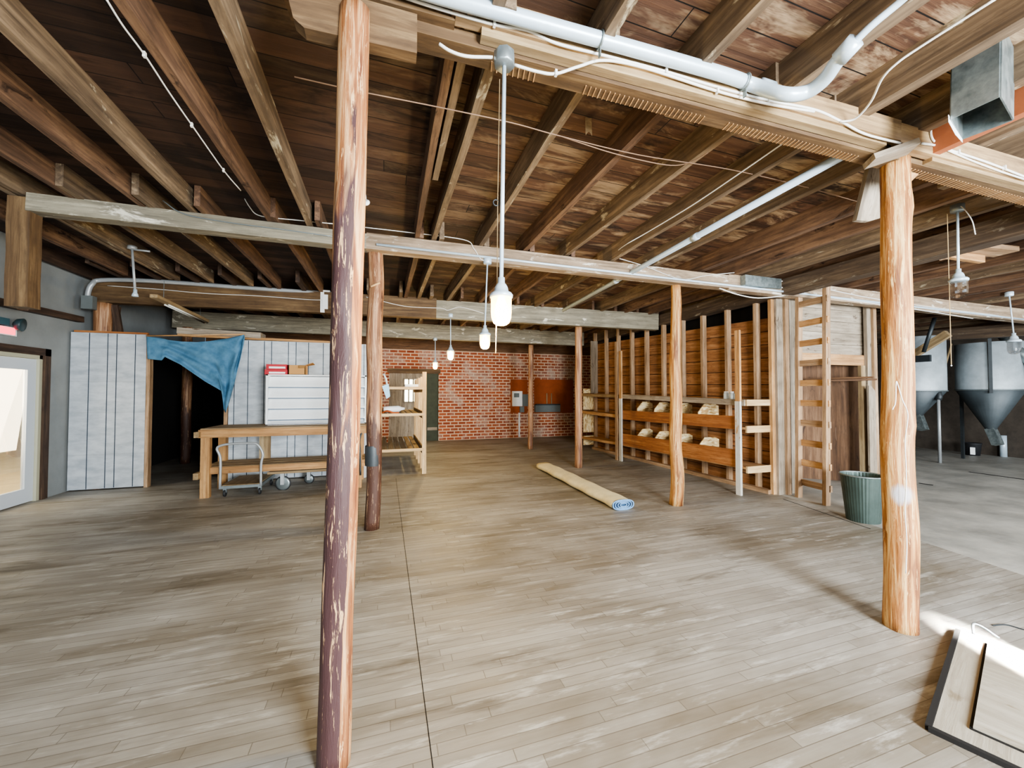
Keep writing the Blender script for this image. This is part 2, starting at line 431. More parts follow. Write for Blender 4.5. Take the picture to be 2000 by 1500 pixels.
# ------------------------------------------------------------------ room shell
XL, XR, YB, YF = -4.62, 14.0, -3.2, 12.6
def JB(x): return 3.24-.022*x               # underside of joists
JH = .2
def DK(x): return JB(x)+JH
b = MB(); b.prism([(XL-.2, YB, -.1), (XR+.2, YB, -.1), (XR+.2, YF+2.5, -.1), (XL-.2, YF+2.5, -.1)], (0, 0, .1)); struct(b, 'floor', 'floor')
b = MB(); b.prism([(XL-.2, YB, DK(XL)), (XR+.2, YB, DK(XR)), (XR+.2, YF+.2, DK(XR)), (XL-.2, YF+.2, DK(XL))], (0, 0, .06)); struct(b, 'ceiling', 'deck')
# left wall with the door opening
DY0, DY1, DZ = 6.42, 7.34, 2.03
b = MB(); TOP = 3.56
b.prism([(XL, YB, 0), (XL, DY0, 0), (XL, DY0, TOP), (XL, YB, TOP)], (-.16, 0, 0))
b.prism([(XL, DY1, 0), (XL, YF, 0), (XL, YF, TOP), (XL, DY1, TOP)], (-.16, 0, 0))
b.prism([(XL, DY0, DZ), (XL, DY1, DZ), (XL, DY1, TOP), (XL, DY0, TOP)], (-.16, 0, 0))
struct(b, 'wall_left', 'plaster')
# back brick wall with an opening
BX0, BX1, BZ = .12, 1.62, 2.12
b = MB(); BT = 2.86
for (x0, x1, z0) in ((XL, BX0, 0), (BX0, BX1, BZ), (BX1, 8.4, 0)):
    b.prism([(x0, YF, z0), (x1, YF, z0), (x1, YF, BT), (x0, YF, BT)], (0, .3, 0))
struct(b, 'wall_far', 'brick')
b = MB(); b.prism([(XL, YF+.02, BT), (XR, YF+.02, BT), (XR, YF+.02, 3.6), (XL, YF+.02, 3.6)], (0, .15, 0)); b.box(8.4, XR, YF, YF+.2, 0, BT); struct(b, 'wall_far_upper', 'brown_ply')
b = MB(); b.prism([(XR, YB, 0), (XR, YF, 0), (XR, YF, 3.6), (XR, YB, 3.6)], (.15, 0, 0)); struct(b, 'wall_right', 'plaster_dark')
# wall behind the camera, with the big shop windows the daylight comes through
wins = [(-3.8, -1.9, .8, 2.7), (.9, 3.6, .6, 2.7), (6.2, 9.6, .8, 2.6), (10.4, 13.2, .8, 2.6)]
b = MB(); x = XL
for (x0, x1, z0, z1) in wins:
    b.box(x, x0, YB-.15, YB, 0, 3.6); b.box(x0, x1, YB-.15, YB, 0, z0); b.box(x0, x1, YB-.15, YB, z1, 3.6); x = x1
b.box(x, XR, YB-.15, YB, 0, 3.6); struct(b, 'wall_near', 'plaster')
for i, (x0, x1, z0, z1) in enumerate(wins):
    fr = MB()
    for xx in (x0, (x0+x1)/2, x1): fr.box(xx-.03, xx+.03, YB-.12, YB-.03, z0, z1)
    for zz in (z0, z1): fr.box(x0, x1, YB-.12, YB-.03, zz-.03, zz+.03)
    struct(fr, 'window_%d' % (i+2), 'white')
# floor seam running towards the back
b = MB(); b.box(.192, .196, .3, 7.3, 0, .001); struct(b, 'trim_1', 'black')
b = MB(); b.beam(PZ(1530, 975), PZ(1700, 1033), .012, .004); struct(b, 'trim_2', 'black')
# back opening: dark door, grey boards, small bright window
b = MB(); b.box(XA(833, 12.7), BX1, 12.68, 12.74, 0, BZ); d = struct(b, 'door_2', 'green')
b = MB(); b.box(XA(835, 12.66), BX1-.03, 12.66, 12.685, .33, .42); b.build('rail', 'grey_board', d)
b = MB(); b.box(BX0, XA(833, 12.7)-.01, 12.72, 12.78, 0, BZ); struct(b, 'wall_opening_boards', 'grey_board')
b = MB(); b.box(BX0-.05, BX1+.05, 12.56, 12.66, BZ, BZ+.14); struct(b, 'trim_3', 'beam_brown')
wx0, wx1 = XA(789, 12.7), XA(816, 12.7)
b = MB()
for i in range(4): 
    xx = wx0+(wx1-wx0)*i/3; b.box(xx-.02, xx+.02, 12.65, 12.72, 1.22, 1.95)
for zz in (1.22, 1.74, 1.95): b.box(wx0, wx1, 12.65, 12.72, zz-.02, zz+.02)
w = struct(b, 'window_1', 'grey_board')
b = MB(); b.box(wx0, wx1, 12.69, 12.7, 1.22, 1.95); b.build('pane', 'pane_glow', w)

# ------------------------------------------------------------------ glazed door in the left wall + what lies outside
b = MB()
b.box(XL-.12, XL+.0, DY0, DY0+.05, 0, DZ); b.box(XL-.12, XL+.0, DY1-.05, DY1, 0, DZ); b.box(XL-.12, XL, DY0, DY1, DZ-.05, DZ)
fr = struct(b, 'trim_4', 'door_frame')
b = MB(); b.box(XL, XL+.03, DY1, DY1+.1, 0, DZ+.1); b.box(XL, XL+.03, DY0-.1, DY0, 0, DZ+.1); b.box(XL, XL+.03, DY0-.1, DY1+.1, DZ, DZ+.1); struct(b, 'trim_5', 'joist_dark')
b = MB(); y0, y1 = DY0+.055, DY1-.055; dx0, dx1 = XL-.075, XL-.03
b.box(dx0, dx1, y0, y0+.14, .01, DZ-.055); b.box(dx0, dx1, y1-.14, y1, .01, DZ-.055)
b.box(dx0, dx1, y0+.14, y1-.14, DZ-.21, DZ-.055); b.box(dx0, dx1, y0+.14, y1-.14, .01, .2)
dr = struct(b, 'door_1', 'door_white')
b = MB(); b.box(XL-.056, XL-.05, y0+.14, y1-.14, .2, DZ-.21); b.build('glass_pane', 'glass', dr)
b = MB(); b.prism([(-12, 1, -.12), (XL-.16, 1, -.12), (XL-.16, 18, -.12), (-12, 18, -.12)], (0,0,.1)); struct(b, 'ground_outside', 'sand')
b = MB(); b.prism([(-9.2, 4, -.02), (-9.2, 17, -.02), (-9.2, 17, 3.2), (-9.2, 4, 3.2)], (-.2, 0, 0)); struct(b, 'wall_outside', 'cream')
b = MB(); p = PX(5, 800, -8.9); b.beam((-8.3, p.y-.5, 0), (-9.0, p.y+.1, 1.3), .5, .04, up=(1,0,0))
tag(b.build('leaning_plank', 'pine'), 'tan board leaning on the pale wall outside the glazed door', 'board')
b = MB()
for i in range(3): b.box(-8.9, -8.5, p.y+.15, p.y+.7, -.02+i*.12, .09+i*.12)
tag(b.build('stone_block_stack', 'cream'), 'pale stone blocks stacked outside beyond the glazed door', 'blocks')

# ------------------------------------------------------------------ joists
GY = [1.74, 4.5, 7.3, 9.95]
j1 = [PZ(*q, 3.24).x for q in ((0, 205), (60, 120), (235, 20), (440, 55))] + [PZ(*q, 3.22).x for q in ((878, 110), (950, 165), (1128, 190), (1290, 222), (1415, 262), (1530, 300), (1640, 335), (1740, 372))]
j1 = sorted([j1[0]-1.1, j1[0]-.55] + j1 + [j1[-1]+.52*(i+1) for i in range(18)])
j1 = [x for x in j1 if x > XL+.05 and x < 13.8]
j2 = sorted([x+.07 for x in j1]+[j1[0]-.5, j1[1]-.4]); j2 = [x for x in j2 if x > XL+.06]
j3 = [XL+.1+.53*i for i in range(34) if XL+.1+.53*i < 13.8]
j4 = [x+.06 for x in j3]
j0 = sorted([PZ(*q, 3.2).x for q in ((1175, 88), (1400, 105), (1560, 175), (1745, 190))]); j0 = [j0[0]-.55*i for i in range(8, 0, -1)] + j0 + [j0[-1]+.5*(i+1) for i in range(16)]
j0 = [x for x in j0 if XL+.05 < x < 13.8]
bays = [(j0, YB, 1.9, 'nearest the viewer'), (j1, 1.66, 4.68, 'between the first and second girders'), (j2, 4.4, 7.6, 'between the second and third girders'),
        (j3, 7.0, 10.15, 'between the third and fourth girders'), (j4, 9.75, YF, 'behind the fourth girder')]
for bi, (js, ya, yb, where) in enumerate(bays):
    for i, x in enumerate(js):
        b = MB(); w = random.choice((.05, .055, .06)); z = JB(x)+JH/2
        if bi == 0 and 2.0 < x < 6: w = .085
        if bi == 1 and x > 3.2: w = .075
        b.beam((x, ya+random.uniform(-.05, .05), z), (x+random.uniform(-.03, .03), yb+random.uniform(-.05, .05), z), w, JH, seg=6, jit=.004)
        mat = 'joist_dark' if x < -.5 and bi != 1 else random.choice(('joist', 'joist', 'joist_pale') if x > 1 else ('joist', 'joist_pale'))  # darker wood on left joists paints in the shade away from the windows
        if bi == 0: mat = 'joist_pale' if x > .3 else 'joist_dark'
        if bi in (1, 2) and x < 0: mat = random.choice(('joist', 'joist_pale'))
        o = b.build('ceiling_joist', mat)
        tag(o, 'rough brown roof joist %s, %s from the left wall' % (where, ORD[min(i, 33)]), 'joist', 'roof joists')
# nailed-on stub joist beside the fifth joist
x = PZ(878, 110, 3.22).x+.065; b = MB(); b.beam((x, 1.7, JB(x)+.09), (x+.01, 3.2, JB(x)+.09), .045, .18, seg=3, jit=.003)
tag(b.build('sister_joist', 'joist_pale'), 'short board doubled against a roof joist left of the front lamp rod', 'joist')
# heavy timber running front to back above the shelf wall
b = MB(); b.beam((5.45, -.5, 3.02), (5.55, 9.9, 3.02), .2, .22, seg=12, jit=.006)
tag(b.build('long_timber', 'beam_dark'), 'heavy dark dusty timber running front to back above the stud wall', 'beam')

# ------------------------------------------------------------------ girders
def gird(name, label, pts, w, mat, h=None, seg=10, extra=None):
    t_ = thing(name, label, 'beam', ((pts[0][0]+pts[-1][0])/2, (pts[0][1]+pts[-1][1])/2, min(pts[0][2], pts[-1][2])))
    b = MB()
    for a, c in zip(pts, pts[1:]):
        ta, tc = JB(a[0]), JB(c[0]); ha, hc = ta-a[2], tc-c[2]; hh = (ha+hc)/2
        b.beam((a[0], a[1], a[2]+hh/2), (c[0], c[1], c[2]+hh/2), w, hh, seg=seg, jit=.003)
    b.build('main_timber', mat, t_)
    return t_
# first girder: pale face board, back timber, brown step with hammer-marked underside
def y1g(x): return 1.86-.0727*(x+.2)
def z1g(x): return 2.93+.03*min(x+.2, 3.3)/3.3*2
def zb1(x): return 3.165-.055*(x-.25)
t1 = thing('roof_girder', 'nearest roof girder of pale boards, resting on the two front log posts', 'beam', (1.5, 1.75, 3.0))
def g1beam(xa, xb, dy, dz, w, h, seg=8): return MB().beam((xa, y1g(xa)+dy, zb1(xa)+dz), (xb, y1g(xb)+dy, zb1(xb)+dz), w, h, seg=seg, jit=.0015)
g1beam(.3, 3.05, -.05, .125, .05, .13).build('face_board', 'beam', t1)
g1beam(3.05, 8, -.045, .105, .05, .15).build('face_board', 'beam', t1)
g1beam(-.42, .3, -.03, .12, .05, .13).build('face_board', 'beam_brown', t1)
g1beam(.42, 2.95, -.035, .042, .05, .045).build('step_board', 'pine_dusty', t1)
g1beam(3.35, 8, -.03, .02, .05, .03).build('step_board', 'pine_dusty', t1)
g1beam(-.42, 8, .05, .08, .11, .16, 14).build('back_timber', 'beam_brown', t1)
b = MB()
for i in range(100):
    x = .5+i*.028
    if (i//9) % 4 == 1 and i < 50: continue
    if x > 2.9: break
    y = y1g(x)+.105; b.beam((x-.006, y-.06, zb1(x)-.002), (x+.006, y, zb1(x)-.002), .005, .004)
for i in range(60):
    x = 3.3+i*.03; y = y1g(x)+.105; b.beam((x-.006, y-.07, zb1(x)-.002), (x+.006, y, zb1(x)-.002), .006, .004)
b.build('nail_ridges', 'pine', t1)['kind'] = 'stuff'
# bolster block at the front-left post
p0 = PY(572, 40, 1.76); p1 = PY(817, 90, 1.66)
b = MB(); b.prism([(p0.x-.04, 1.765, 3.19), (p0.x, 1.765, 3.03), (p0.x+.04, 1.765, 3.0), (p1.x, 1.735, 2.99), (p1.x, 1.735, 3.165)], (0, .06, 0))
tag(b.build('bolster_block', 'beam_brown'), 'thick brown bolster block behind the head of the near left post', 'block')

def y2g(x): return 4.57-.066*(x+.12)
def z2g(x): return 3.067-.03*(x+.12)
t2 = gird('roof_girder', 'second roof girder, grey at left and pale at right, crossing mid room', [(-3.1, y2g(-3.1), z2g(-3.1)), (-.2, y2g(-.2), z2g(-.2))], .14, 'beam_grey')
b = MB()
for a, c in ((-.2, 4.5), (4.5, 13.8)):
    b.beam((a, y2g(a), (z2g(a)+JB(a))/2), (c, y2g(c), (z2g(c)+JB(c))/2), .14, JB(a)-z2g(a), seg=8, jit=.003)
b.build('right_timber', 'beam_pale', t2)
def y3g(x): return 7.95-.1117*(x+4.3)
def z3g(x): return 2.94-.01*(x+4.3)
t3 = gird('roof_girder', 'third roof girder carrying the pale conduit, ending at the stud wall', [(-4.4, y3g(-4.4), 2.94), (.9, y3g(.9), 2.888)], .14, 'beam_brown')
b = MB(); b.beam((.9, y3g(.9), (2.888+JB(.9))/2), (5.4, y3g(5.4), (2.84+JB(5.4))/2), .14, .335, seg=8, jit=.003); b.build('right_timber', 'beam_grey', t3)
t4 = gird('roof_girder', 'farthest roof girder, dusty, in front of the brick wall', [(-4.4, 10.42, 2.93), (5.2, 9.72, 2.80)], .14, 'beam_grey')

# ------------------------------------------------------------------ log posts
def log(base, top, r0, r1, mat, name='log_post', wob=.008, label='', n=20, seg=26, group=None, knots=()):
    base, top = Vector(base), Vector(top); sd = random.uniform(0, 99); vs = []
    L = (top-base).length; N = seg; b = MB(); V, Gs, F = [], [], []
    for i in range(N+1):
        t_ = i/N; c = base.lerp(top, t_); z = c.z
        c = c + Vector((noise.noise((z*1.3, sd, 0))*wob*1.6, noise.noise((z*1.3, sd, 5))*wob*1.6, 0))
        for k in range(n):
            a = 2*math.pi*k/n
            r = (r0+(r1-r0)*t_)*(1+.05*noise.noise((math.cos(a)*1.4, math.sin(a)*1.4, z*2.2+sd))*1.6)
            for (kz, ka, ks) in knots:
                da = math.atan2(math.sin(a-ka), math.cos(a-ka)); r += ks*math.exp(-((z-kz)/.07)**2-(da/.5)**2)
            V.append(c+Vector((math.cos(a)*r, math.sin(a)*r, 0))); Gs.append(Vector((z, math.cos(a)*r, math.sin(a)*r)))
    for i in range(N):
        for k in range(n): F.append((i*n+k, i*n+(k+1)%n, (i+1)*n+(k+1)%n, (i+1)*n+k))
    F.append(tuple(range(n-1, -1, -1))); F.append(tuple(range(N*n, (N+1)*n)))
    b._add(V, F, Gs, True)
    o = b.build(name, mat, origin=base); tag(o, label, 'post', group); return o
F_ = lambda px, py: PZ(px, py, 0)
bA = F_(652, 1490); log(bA, PY(693, 20, bA.y-.02), .064, .059, 'log1', label='near left peeled log post, red and purplish with pale scrapes', n=28, seg=50, wob=.012, knots=((1.9, -1.9, .012), (1.62, -.9, .01), (2.25, -2.2, .008)))
bB = F_(1760, 1226); an_ = math.atan2(-bB.y, -bB.x)+.15
M['log2b'] = mat_log('peeled_log_scuffed', '#6d4026', '#70431f', '#a9733e', '#dcb87f', -1, .59, 9, (.86, math.cos(an_)*.088, math.sin(an_)*.088))
log(bB, PY(1748, 303, bB.y), .088, .074, 'log2b', label='near right peeled log post, bright orange tan, with cable draped on it', n=28, seg=50, wob=.01, knots=((2.72, -.9, .012), (1.3, -1.6, .01)))
bC = F_(727, 1033); log(bC, PY(732, 487, bC.y), .08, .084, 'log3', label='dark cracked log post standing behind the near left post', seg=34, wob=.02, knots=((2.6, -1.5, .02),))
bD = F_(1320, 986); log(bD, PY(1318, 553, bD.y), .088, .062, 'log2', label='tan log post in front of the bin shelves', seg=30, wob=.03)
bE = F_(1130, 913); log(bE, PY(1130, 636, bE.y), .075, .07, 'log4', label='straight brown log post at the far end of the bin shelves', wob=.006)
bF = F_(1036, 877); log(bF, PY(1037, 674, bF.y), .068, .064, 'log4', label='slim brown log post closest to the brick wall', wob=.006)
log((-4.3, 7.98, 0), (-4.3, 7.98, 2.94), .11, .11, 'log4', label='thick brown log post rising behind the left white panel', wob=.004)
log(PZ(362, 905), Vector(PZ(362, 905))+Vector((0, 0, 2.92)), .09, .09, 'log3', label='dim log post inside the dark room behind the blue sheet', wob=.01)
# worn black band on the dark post
b = MB(); c = bC.copy(); b.lathe([(.084, 0), (.087, .03), (.087, .19), (.084, .22)], (bC.x+.003, bC.y, .70), 20, caps=False)
tag(b.build('tape_band', 'steel_dark'), 'dark band wrapped round the cracked log post at bench height', 'band')
# short hanging timber at the left end of the second girder and its brace
b = MB(); b.beam((-3.16, 4.78, 2.28), (-3.16, 4.78, 3.28), .16, .14, up=(0,1,0), seg=4, jit=.003)
tag(b.build('hanging_timber', 'beam_brown'), 'short brown timber hanging at the left end of the second girder', 'timber')
b = MB(); b.beam((XL+.05, 5.2, 2.60), (XL+.05, 7.95, 2.66), .1, .09, seg=5, jit=.003)
tag(b.build('wall_ledge', 'joist_dark'), 'brown timber ledge on the grey left wall above the door', 'ledge')
b = MB(); b.beam((-3.16, 4.78, 2.36), (XL+.06, 6.9, 2.64), .09, .1, seg=4, jit=.003)
tag(b.build('wall_brace', 'beam_brown'), 'brown brace from the hanging timber back to the left wall', 'brace')
b = MB(); b.prism([(-4.15, 7.98, 2.3), (-4.1, 7.98, 2.9), (-4.2, 7.98, 2.9)], (0, .05, 0)); b.beam((-4.05, 7.98, 2.2), (-4.16, 7.98, 2.92), .09, .05, up=(0,1,0))
tag(b.build('cleat_board', 'joist_dark'), 'narrow dark board beside the thick post above the left white panel', 'board')
# cap plank + wedge on the near right post
q0 = PY(1697, 316, 1.66); q1 = PY(1783, 286, 1.53)
b = MB(); b.beam(q0, q1, .13, .035)
tag(b.build('cap_plank', 'grey_board'), 'weathered cap plank between the near right post and the girder', 'plank')
b = MB(); b.prism([(3.2, 1.66, 2.99), (3.42, 1.65, 2.98), (3.2, 1.66, 2.80)], (0, .06, 0))
tag(b.build('corner_gusset', 'pine'), 'small triangular pine gusset at the head of the near right post', 'gusset')
a0 = PY(1690, 335, 2.6)
b = MB(); b.prism([PY(1700, 318, 1.95), PY(1728, 325, 1.95), PY(1722, 425, 1.95), PY(1698, 432, 1.95), PY(1673, 430, 1.95)], (0, .03, 0))
tag(b.build('hanging_board', 'grey_board'), 'ragged grey board hanging from the joists left of the near right post', 'board')

# ------------------------------------------------------------------ stud wall with shelves on the right
def wx(y): return 5.5-.03*(y-4.4)          # wall plane
b = MB()
zt0, zt1 = 2.66, 2.84; nb = 13
for i in range(nb):
    z0, z1 = i/nb, (i+1)/nb-.004
    ya, yb_ = 4.42, 9.5
    b.prism([(wx(ya)+.1, ya, z0*zt0), (wx(yb_)+.1, yb_, z0*zt1), (wx(yb_)+.1, yb_, z1*zt1), (wx(ya)+.1, ya, z1*zt0)], (.02, 0, 0))
struct(b, 'wall_shelf_side', 'sheathing')
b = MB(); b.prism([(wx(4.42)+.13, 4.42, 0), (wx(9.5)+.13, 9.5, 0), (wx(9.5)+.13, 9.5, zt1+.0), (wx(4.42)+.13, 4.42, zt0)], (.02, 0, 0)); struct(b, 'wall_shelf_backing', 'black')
b = MB(); b.prism([(6.1, 4.6, 2.5), (6.1, 9.6, 2.5), (6.1, 9.6, 3.3), (6.1, 4.6, 3.3)], (.02, 0, 0)); struct(b, 'wall_void_shade', 'black')  # black sheet standing in for the dark void above the sheathing
studs = [4.67, 5.2, 5.72, 6.22, 6.75, 7.28, 7.8, 8.33, 8.86, 9.4]
for i, y in enumerate(studs):
    b = MB(); x = wx(y)+.05; b.beam((x, y, 0), (x, y, JB(x)), .09, .05, up=(0,1,0), seg=3, jit=.002)
    tag(b.build('wall_stud', 'stud'), 'bare wall stud behind the shelves, %s from the near end' % ORD[i], 'stud', 'bare studs of the shelf wall')
# end boards of the wall
zz = 3.1
def vboard(pxa, pxb, y, z0, z1, mat, nm, lab, dep=.05, cat='board', grp=None):
    xa, xb = XA(pxa, y), XA(pxb, y); b = MB(); b.box(xa, xb, y, y+dep, z0, z1)
    return tag(b.build(nm, mat), lab, cat, grp)
vboard(1508, 1518, 4.38, 0, 3.1, 'pine', 'corner_stud', 'pale pine stud at the near end of the shelf wall', .05, 'stud')
vboard(1519, 1535, 4.34, 0, 3.1, 'grey_board', 'wall_board', 'wide weathered grey board closing the end of the shelf wall', .05)
vboard(1536, 1543, 4.30, 0, 3.0, 'stud', 'wall_board', 'narrow light edge board between the grey end boards', .05)
vboard(1544, 1556, 4.34, 0, 3.0, 'grey_board', 'wall_board', 'narrow weathered grey board beside the ladder', .06)

# the shelf unit (one built-in)
SX = 5.03
su = thing('bin_shelf_unit', 'long wooden bin shelving built against the bare stud wall', 'shelves', (5.25, 7, 0))
def sh(z0, z1, name, mat, th=.035):
    b = MB(); ya, yb_ = 4.44, 9.45
    b.prism([(SX, ya, z0-th), (SX, yb_, z1-th), (wx(yb_), yb_, z1-th), (wx(ya), ya, z0-th)], (0, 0, th)); return b.build(name, mat, su)
sh(1.395, 1.49, 'shelf', 'pine_dusty'); sh(1.0, 1.02, 'shelf', 'pine'); sh(.42, .34, 'shelf', 'pine')
b = MB(); b.beam((SX-.01, 4.44, 1.36), (SX-.01, 7.6, 1.43), .025, .09, seg=4, jit=.001); b.build('shelf_lip', 'grey_board', su)
b = MB(); b.beam((SX-.01, 7.6, 1.43), (SX-.01, 9.45, 1.46), .025, .07); b.build('shelf_lip', 'pine_dusty', su)
for (a0, a1, z0, z1, h, mat) in ((4.5, 7.65, 1.06, 1.02, .2, 'orange_board'), (4.5, 7.65, .53, .48, .25, 'orange_board'), (7.65, 9.45, .98, 1.0, .07, 'pine'), (7.65, 9.45, .36, .32, .06, 'pine')):
    b = MB(); b.beam((SX-.015, a0, z0), (SX-.015, a1, z1), .025, h, seg=4, jit=.001); b.build('bin_front' if h > .1 else 'shelf_lip', mat, su)
for (z, h) in ((1.36, .09), (.97, .1), (.38, .1)):
    b = MB(); b.beam((SX, 4.43, z), (5.5, 4.43, z), .03, h); b.build('end_cleat', 'rack', su)
for (px, py, top, mat) in ((1452, 966, 646, 'stud_pale'), (1221, 900, 686, 'stud_pale'), (1209, 898, 668, 'stud')):
    f = F_(px, py); z = PY(px, top, f.y).z; zs = 1.38 if mat == 'stud_pale' else z; b = MB(); b.beam((SX-.05, f.y, 0), (SX-.05, f.y, zs), .035, .085, up=(0,1,0), seg=6, jit=.001); b.build('upright', mat, su)
    if zs < z: b = MB(); b.beam((SX-.045, f.y, zs), (SX-.045, f.y, z), .035, .08, up=(0,1,0), seg=4, jit=.001); b.build('upright_extension', 'pine', su)
f = F_(1452, 966); 
for (y, z, hh, mat) in [(y, z, .24, 'osb') for z in (1.02, .45) for y in (7.05, 6.5, 5.95, 5.36)]:
    if y == 4.95 and z > 1: continue
    b = MB(); x0, x1 = SX+.01, wx(y)
    b.prism([(x0, y, z), (x0, y, z+.16), (x0+.13, y, z+.3), (x1-.08, y, z+.3), (x1, y, z+.26), (x1, y, z)], (0, .015, 0)); b.build('bin_divider', mat, su)
b = MB()
for (z0, z1) in ((.12, .36), (.46, .96), (1.06, 1.42), (1.5, 1.62)): b.box(SX+.02, wx(9.45), 9.42, 9.44, z0, z1)
b.build('end_panel', 'osb', su)
b = MB(); b.box(wx(9.4)-.1, wx(9.4)+.1, 9.36, 9.4, 1.5, 2.9); b.build('end_board', 'grey_board', su)
# jars on the top shelf
jar0 = None
for i, (px, lab) in enumerate(((1418, 'leftmost of three small cloudy glass jars on the top shelf'), (1429, 'middle of three small cloudy glass jars on the top shelf'), (1440, 'rightmost of three small cloudy glass jars on the top shelf'))):
    p = PX(px, 767, SX+.08); loc = Vector((p.x, p.y, 1.395+.019*(p.y-4.44)))
    if jar0 is None:
        jar0 = thing('glass_jar', lab, 'jar', loc, 'jars on the top shelf')
        b = MB(); b.lathe([(.035, 0), (.038, .01), (.038, .09), (.03, .105)], loc, 16); b.build('body', 'jar', jar0)
        b = MB(); b.lathe([(.031, .105), (.031, .125), (.0, .126)], loc, 16); b.build('lid', 'white', jar0)
    else:
        c = copy_tree(jar0, loc-Vector(jar0.location)); c['label'] = lab

# ------------------------------------------------------------------ ladder
la, lb = F_(1560, 971), F_(1614, 987)
lad = thing('wooden_ladder', 'tall wooden ladder nailed up in front of the plank box', 'ladder', ((la.x+lb.x)/2, (la.y+lb.y)/2, 0))
for (p, tpx, tpy) in ((la, 1560, 541), (lb, 1614, 518)):
    t_ = PY(tpx, tpy, p.y); b = MB(); b.beam(p, (t_.x, t_.y, t_.z), .05, .085, up=(1,0,0), seg=8, jit=.002); b.build('rail', 'stud', lad)
ly = lambda q, z: Vector((q.x+.05, q.y, z))
for i in range(11):
    z = .22+.285*i; b = MB(); a, c = ly(la, z), ly(lb, z); d = (c-a).normalized()
    b.beam(a-d*.02, c+d*.04, .03, .085); b.build('rung', 'pine' if i % 3 else 'stud', lad)
b = MB(); b.beam(PY(1610, 515, lb.y-.02), PY(1668, 517, lb.y-.15), .1, .03); 
tag(b.build('nailed_board', 'pine'), 'short pine board nailed across the top of the ladder', 'board')

# plank box above the doorway
by = 4.4; x0, x1 = XA(1556, by), XA(1702, by)
bx = thing('plank_box', 'weathered plank bulkhead above the opening behind the ladder', 'bulkhead', ((x0+x1)/2, by, 2.0))
b = MB()
for i in range(5): b.box(x0, x1, by, by+.03, 2.1+i*.185, 2.1+i*.185+.18)
b.build('plank_face', 'grey_board', bx)
b = MB(); b.box(x0-.1, x1, by-.05, by, 1.95, 2.12); b.build('header_board', 'pine', bx)
b = MB(); b.box(x0, x1, by+.03, by+1.2, 2.06, 2.1); b.build('underside', 'brown_ply', bx)
wa, wb = F_(1569, 934), F_(1683, 942); dd = (wb-wa).normalized(); wa = wa-dd*1.2
b = MB(); b.prism([wa, wb, wb+Vector((0,0,2.05)), wa+Vector((0,0,2.05))], Vector((.02, .03, 0))); struct(b, 'wall_bin_room', 'brown_ply')
for (pa, pb, za, zb, y, mat, lab) in ((1683, 1691, 0, 1.95, 4.32, 'pine_dusty', 'brown jamb stud right of the opening behind the ladder'),
    (1696, 1708, 0, 3.0, 4.3, 'grey_board', 'dark grey jamb board right of the plank bulkhead'),
    (1709, 1715, 0, 3.0, 4.26, 'stud', 'thin light strip beside the grey jamb board'),
    (1697, 1710, 0, 1.62, 4.22, 'grey_board', 'shorter grey board with clipped top leaning at the jamb')):
    xa, xb = XA(pa, y), XA(pb, y); b = MB()
    if 'clipped' in lab: b.prism([(xa, y, za), (xb, y, za), (xb, y, zb-.09), (xa+.06, y, zb), (xa, y, zb)], (0, .03, 0))
    else: b.box(xa, xb, y, y+.05, za, zb)
    tag(b.build('jamb_board', mat), lab, 'board')
# rods/boards stuck out across the opening
b = MB(); b.beam(PY(1575, 741, 4.9), PY(1706, 737, 4.1), .12, .03); b.beam(PY(1580, 745, 4.8), PY(1712, 741, 4.12), .1, .025)
tag(b.build('loose_board_pair', 'brown_ply'), 'two thin loose boards laid across the opening behind the ladder', 'boards')
b = MB()
for (px, y0, y1) in ((1635, 747, 900), (1644, 745, 860)):
    b.tube(curve([PY(px, y0, 4.75), PY(px+4, (y0+y1)/2-30, 4.75), PY(px-3, (y0+y1)/2+20, 4.75), PY(px+6, y1, 4.74)]), .006, 5)
tag(b.build('knotted_rope', 'wire'), 'old knotted cords hanging in the opening behind the ladder', 'cord')

# ------------------------------------------------------------------ trash can
c = F_(1714, 1026); c.y += .17; c.x += .05
can = thing('trash_can', 'ribbed galvanised bin standing behind the near right post', 'bin', c)
b = MB(); b.lathe([(.0, .01), (.155, .0), (.158, .03), (.205, .53), (.2, .535), (.155, .05), (.0, .04)], c, 80, flute=.012, nf=1, caps=False); b.build('body', 'can', can)
b = MB(); b.tube([c+Vector((math.cos(a)*.209, math.sin(a)*.209, .535)) for a in [2*math.pi*i/32 for i in range(32)]], .009, 8, closed=True); b.build('rim', 'galv', can)

# ------------------------------------------------------------------ rolled rug
e0 = F_(1217, 996); e1 = F_(1062, 916); d = (e0-e1); d.z = 0; L = d.length; d.normalize(); sd = Vector((d.y, -d.x, 0))
rug = thing('rolled_rug', 'flattened roll of rug, cream outside and blue inside, on the floor', 'rug', (e0+e1)/2)
N = 22; SPR = []
def oval(a, k): return Vector((math.copysign(abs(math.cos(a))**.75, math.cos(a))*.155*k, 0, math.copysign(abs(math.sin(a))**.8, math.sin(a))*.062*k))
V, Gs, F = [], [], []
NS = 24
for i in range(NS+1):
    c0 = e1 + d*(L*i/NS) + sd*.01*math.sin(i*1.1)
    for k in range(N):
        a = 2*math.pi*k/N; o = oval(a, 1+.05*noise.noise((i*.7, math.cos(a), math.sin(a)))); rip = 1+.1*noise.noise((i*.55, 4, math.cos(a)*2))
        p = c0+sd*o.x+Vector((0,0,.068+max(-.062, o.z*rip))); V.append(p); Gs.append(p)
for i in range(NS):
    for k in range(N): F.append((i*N+k, i*N+(k+1)%N, (i+1)*N+(k+1)%N, (i+1)*N+k))
F.append(tuple(range(N)));
b = MB(); b._add(V, F, Gs, True); b.build('outer_layer', 'cream_cloth', rug)
b = MB()
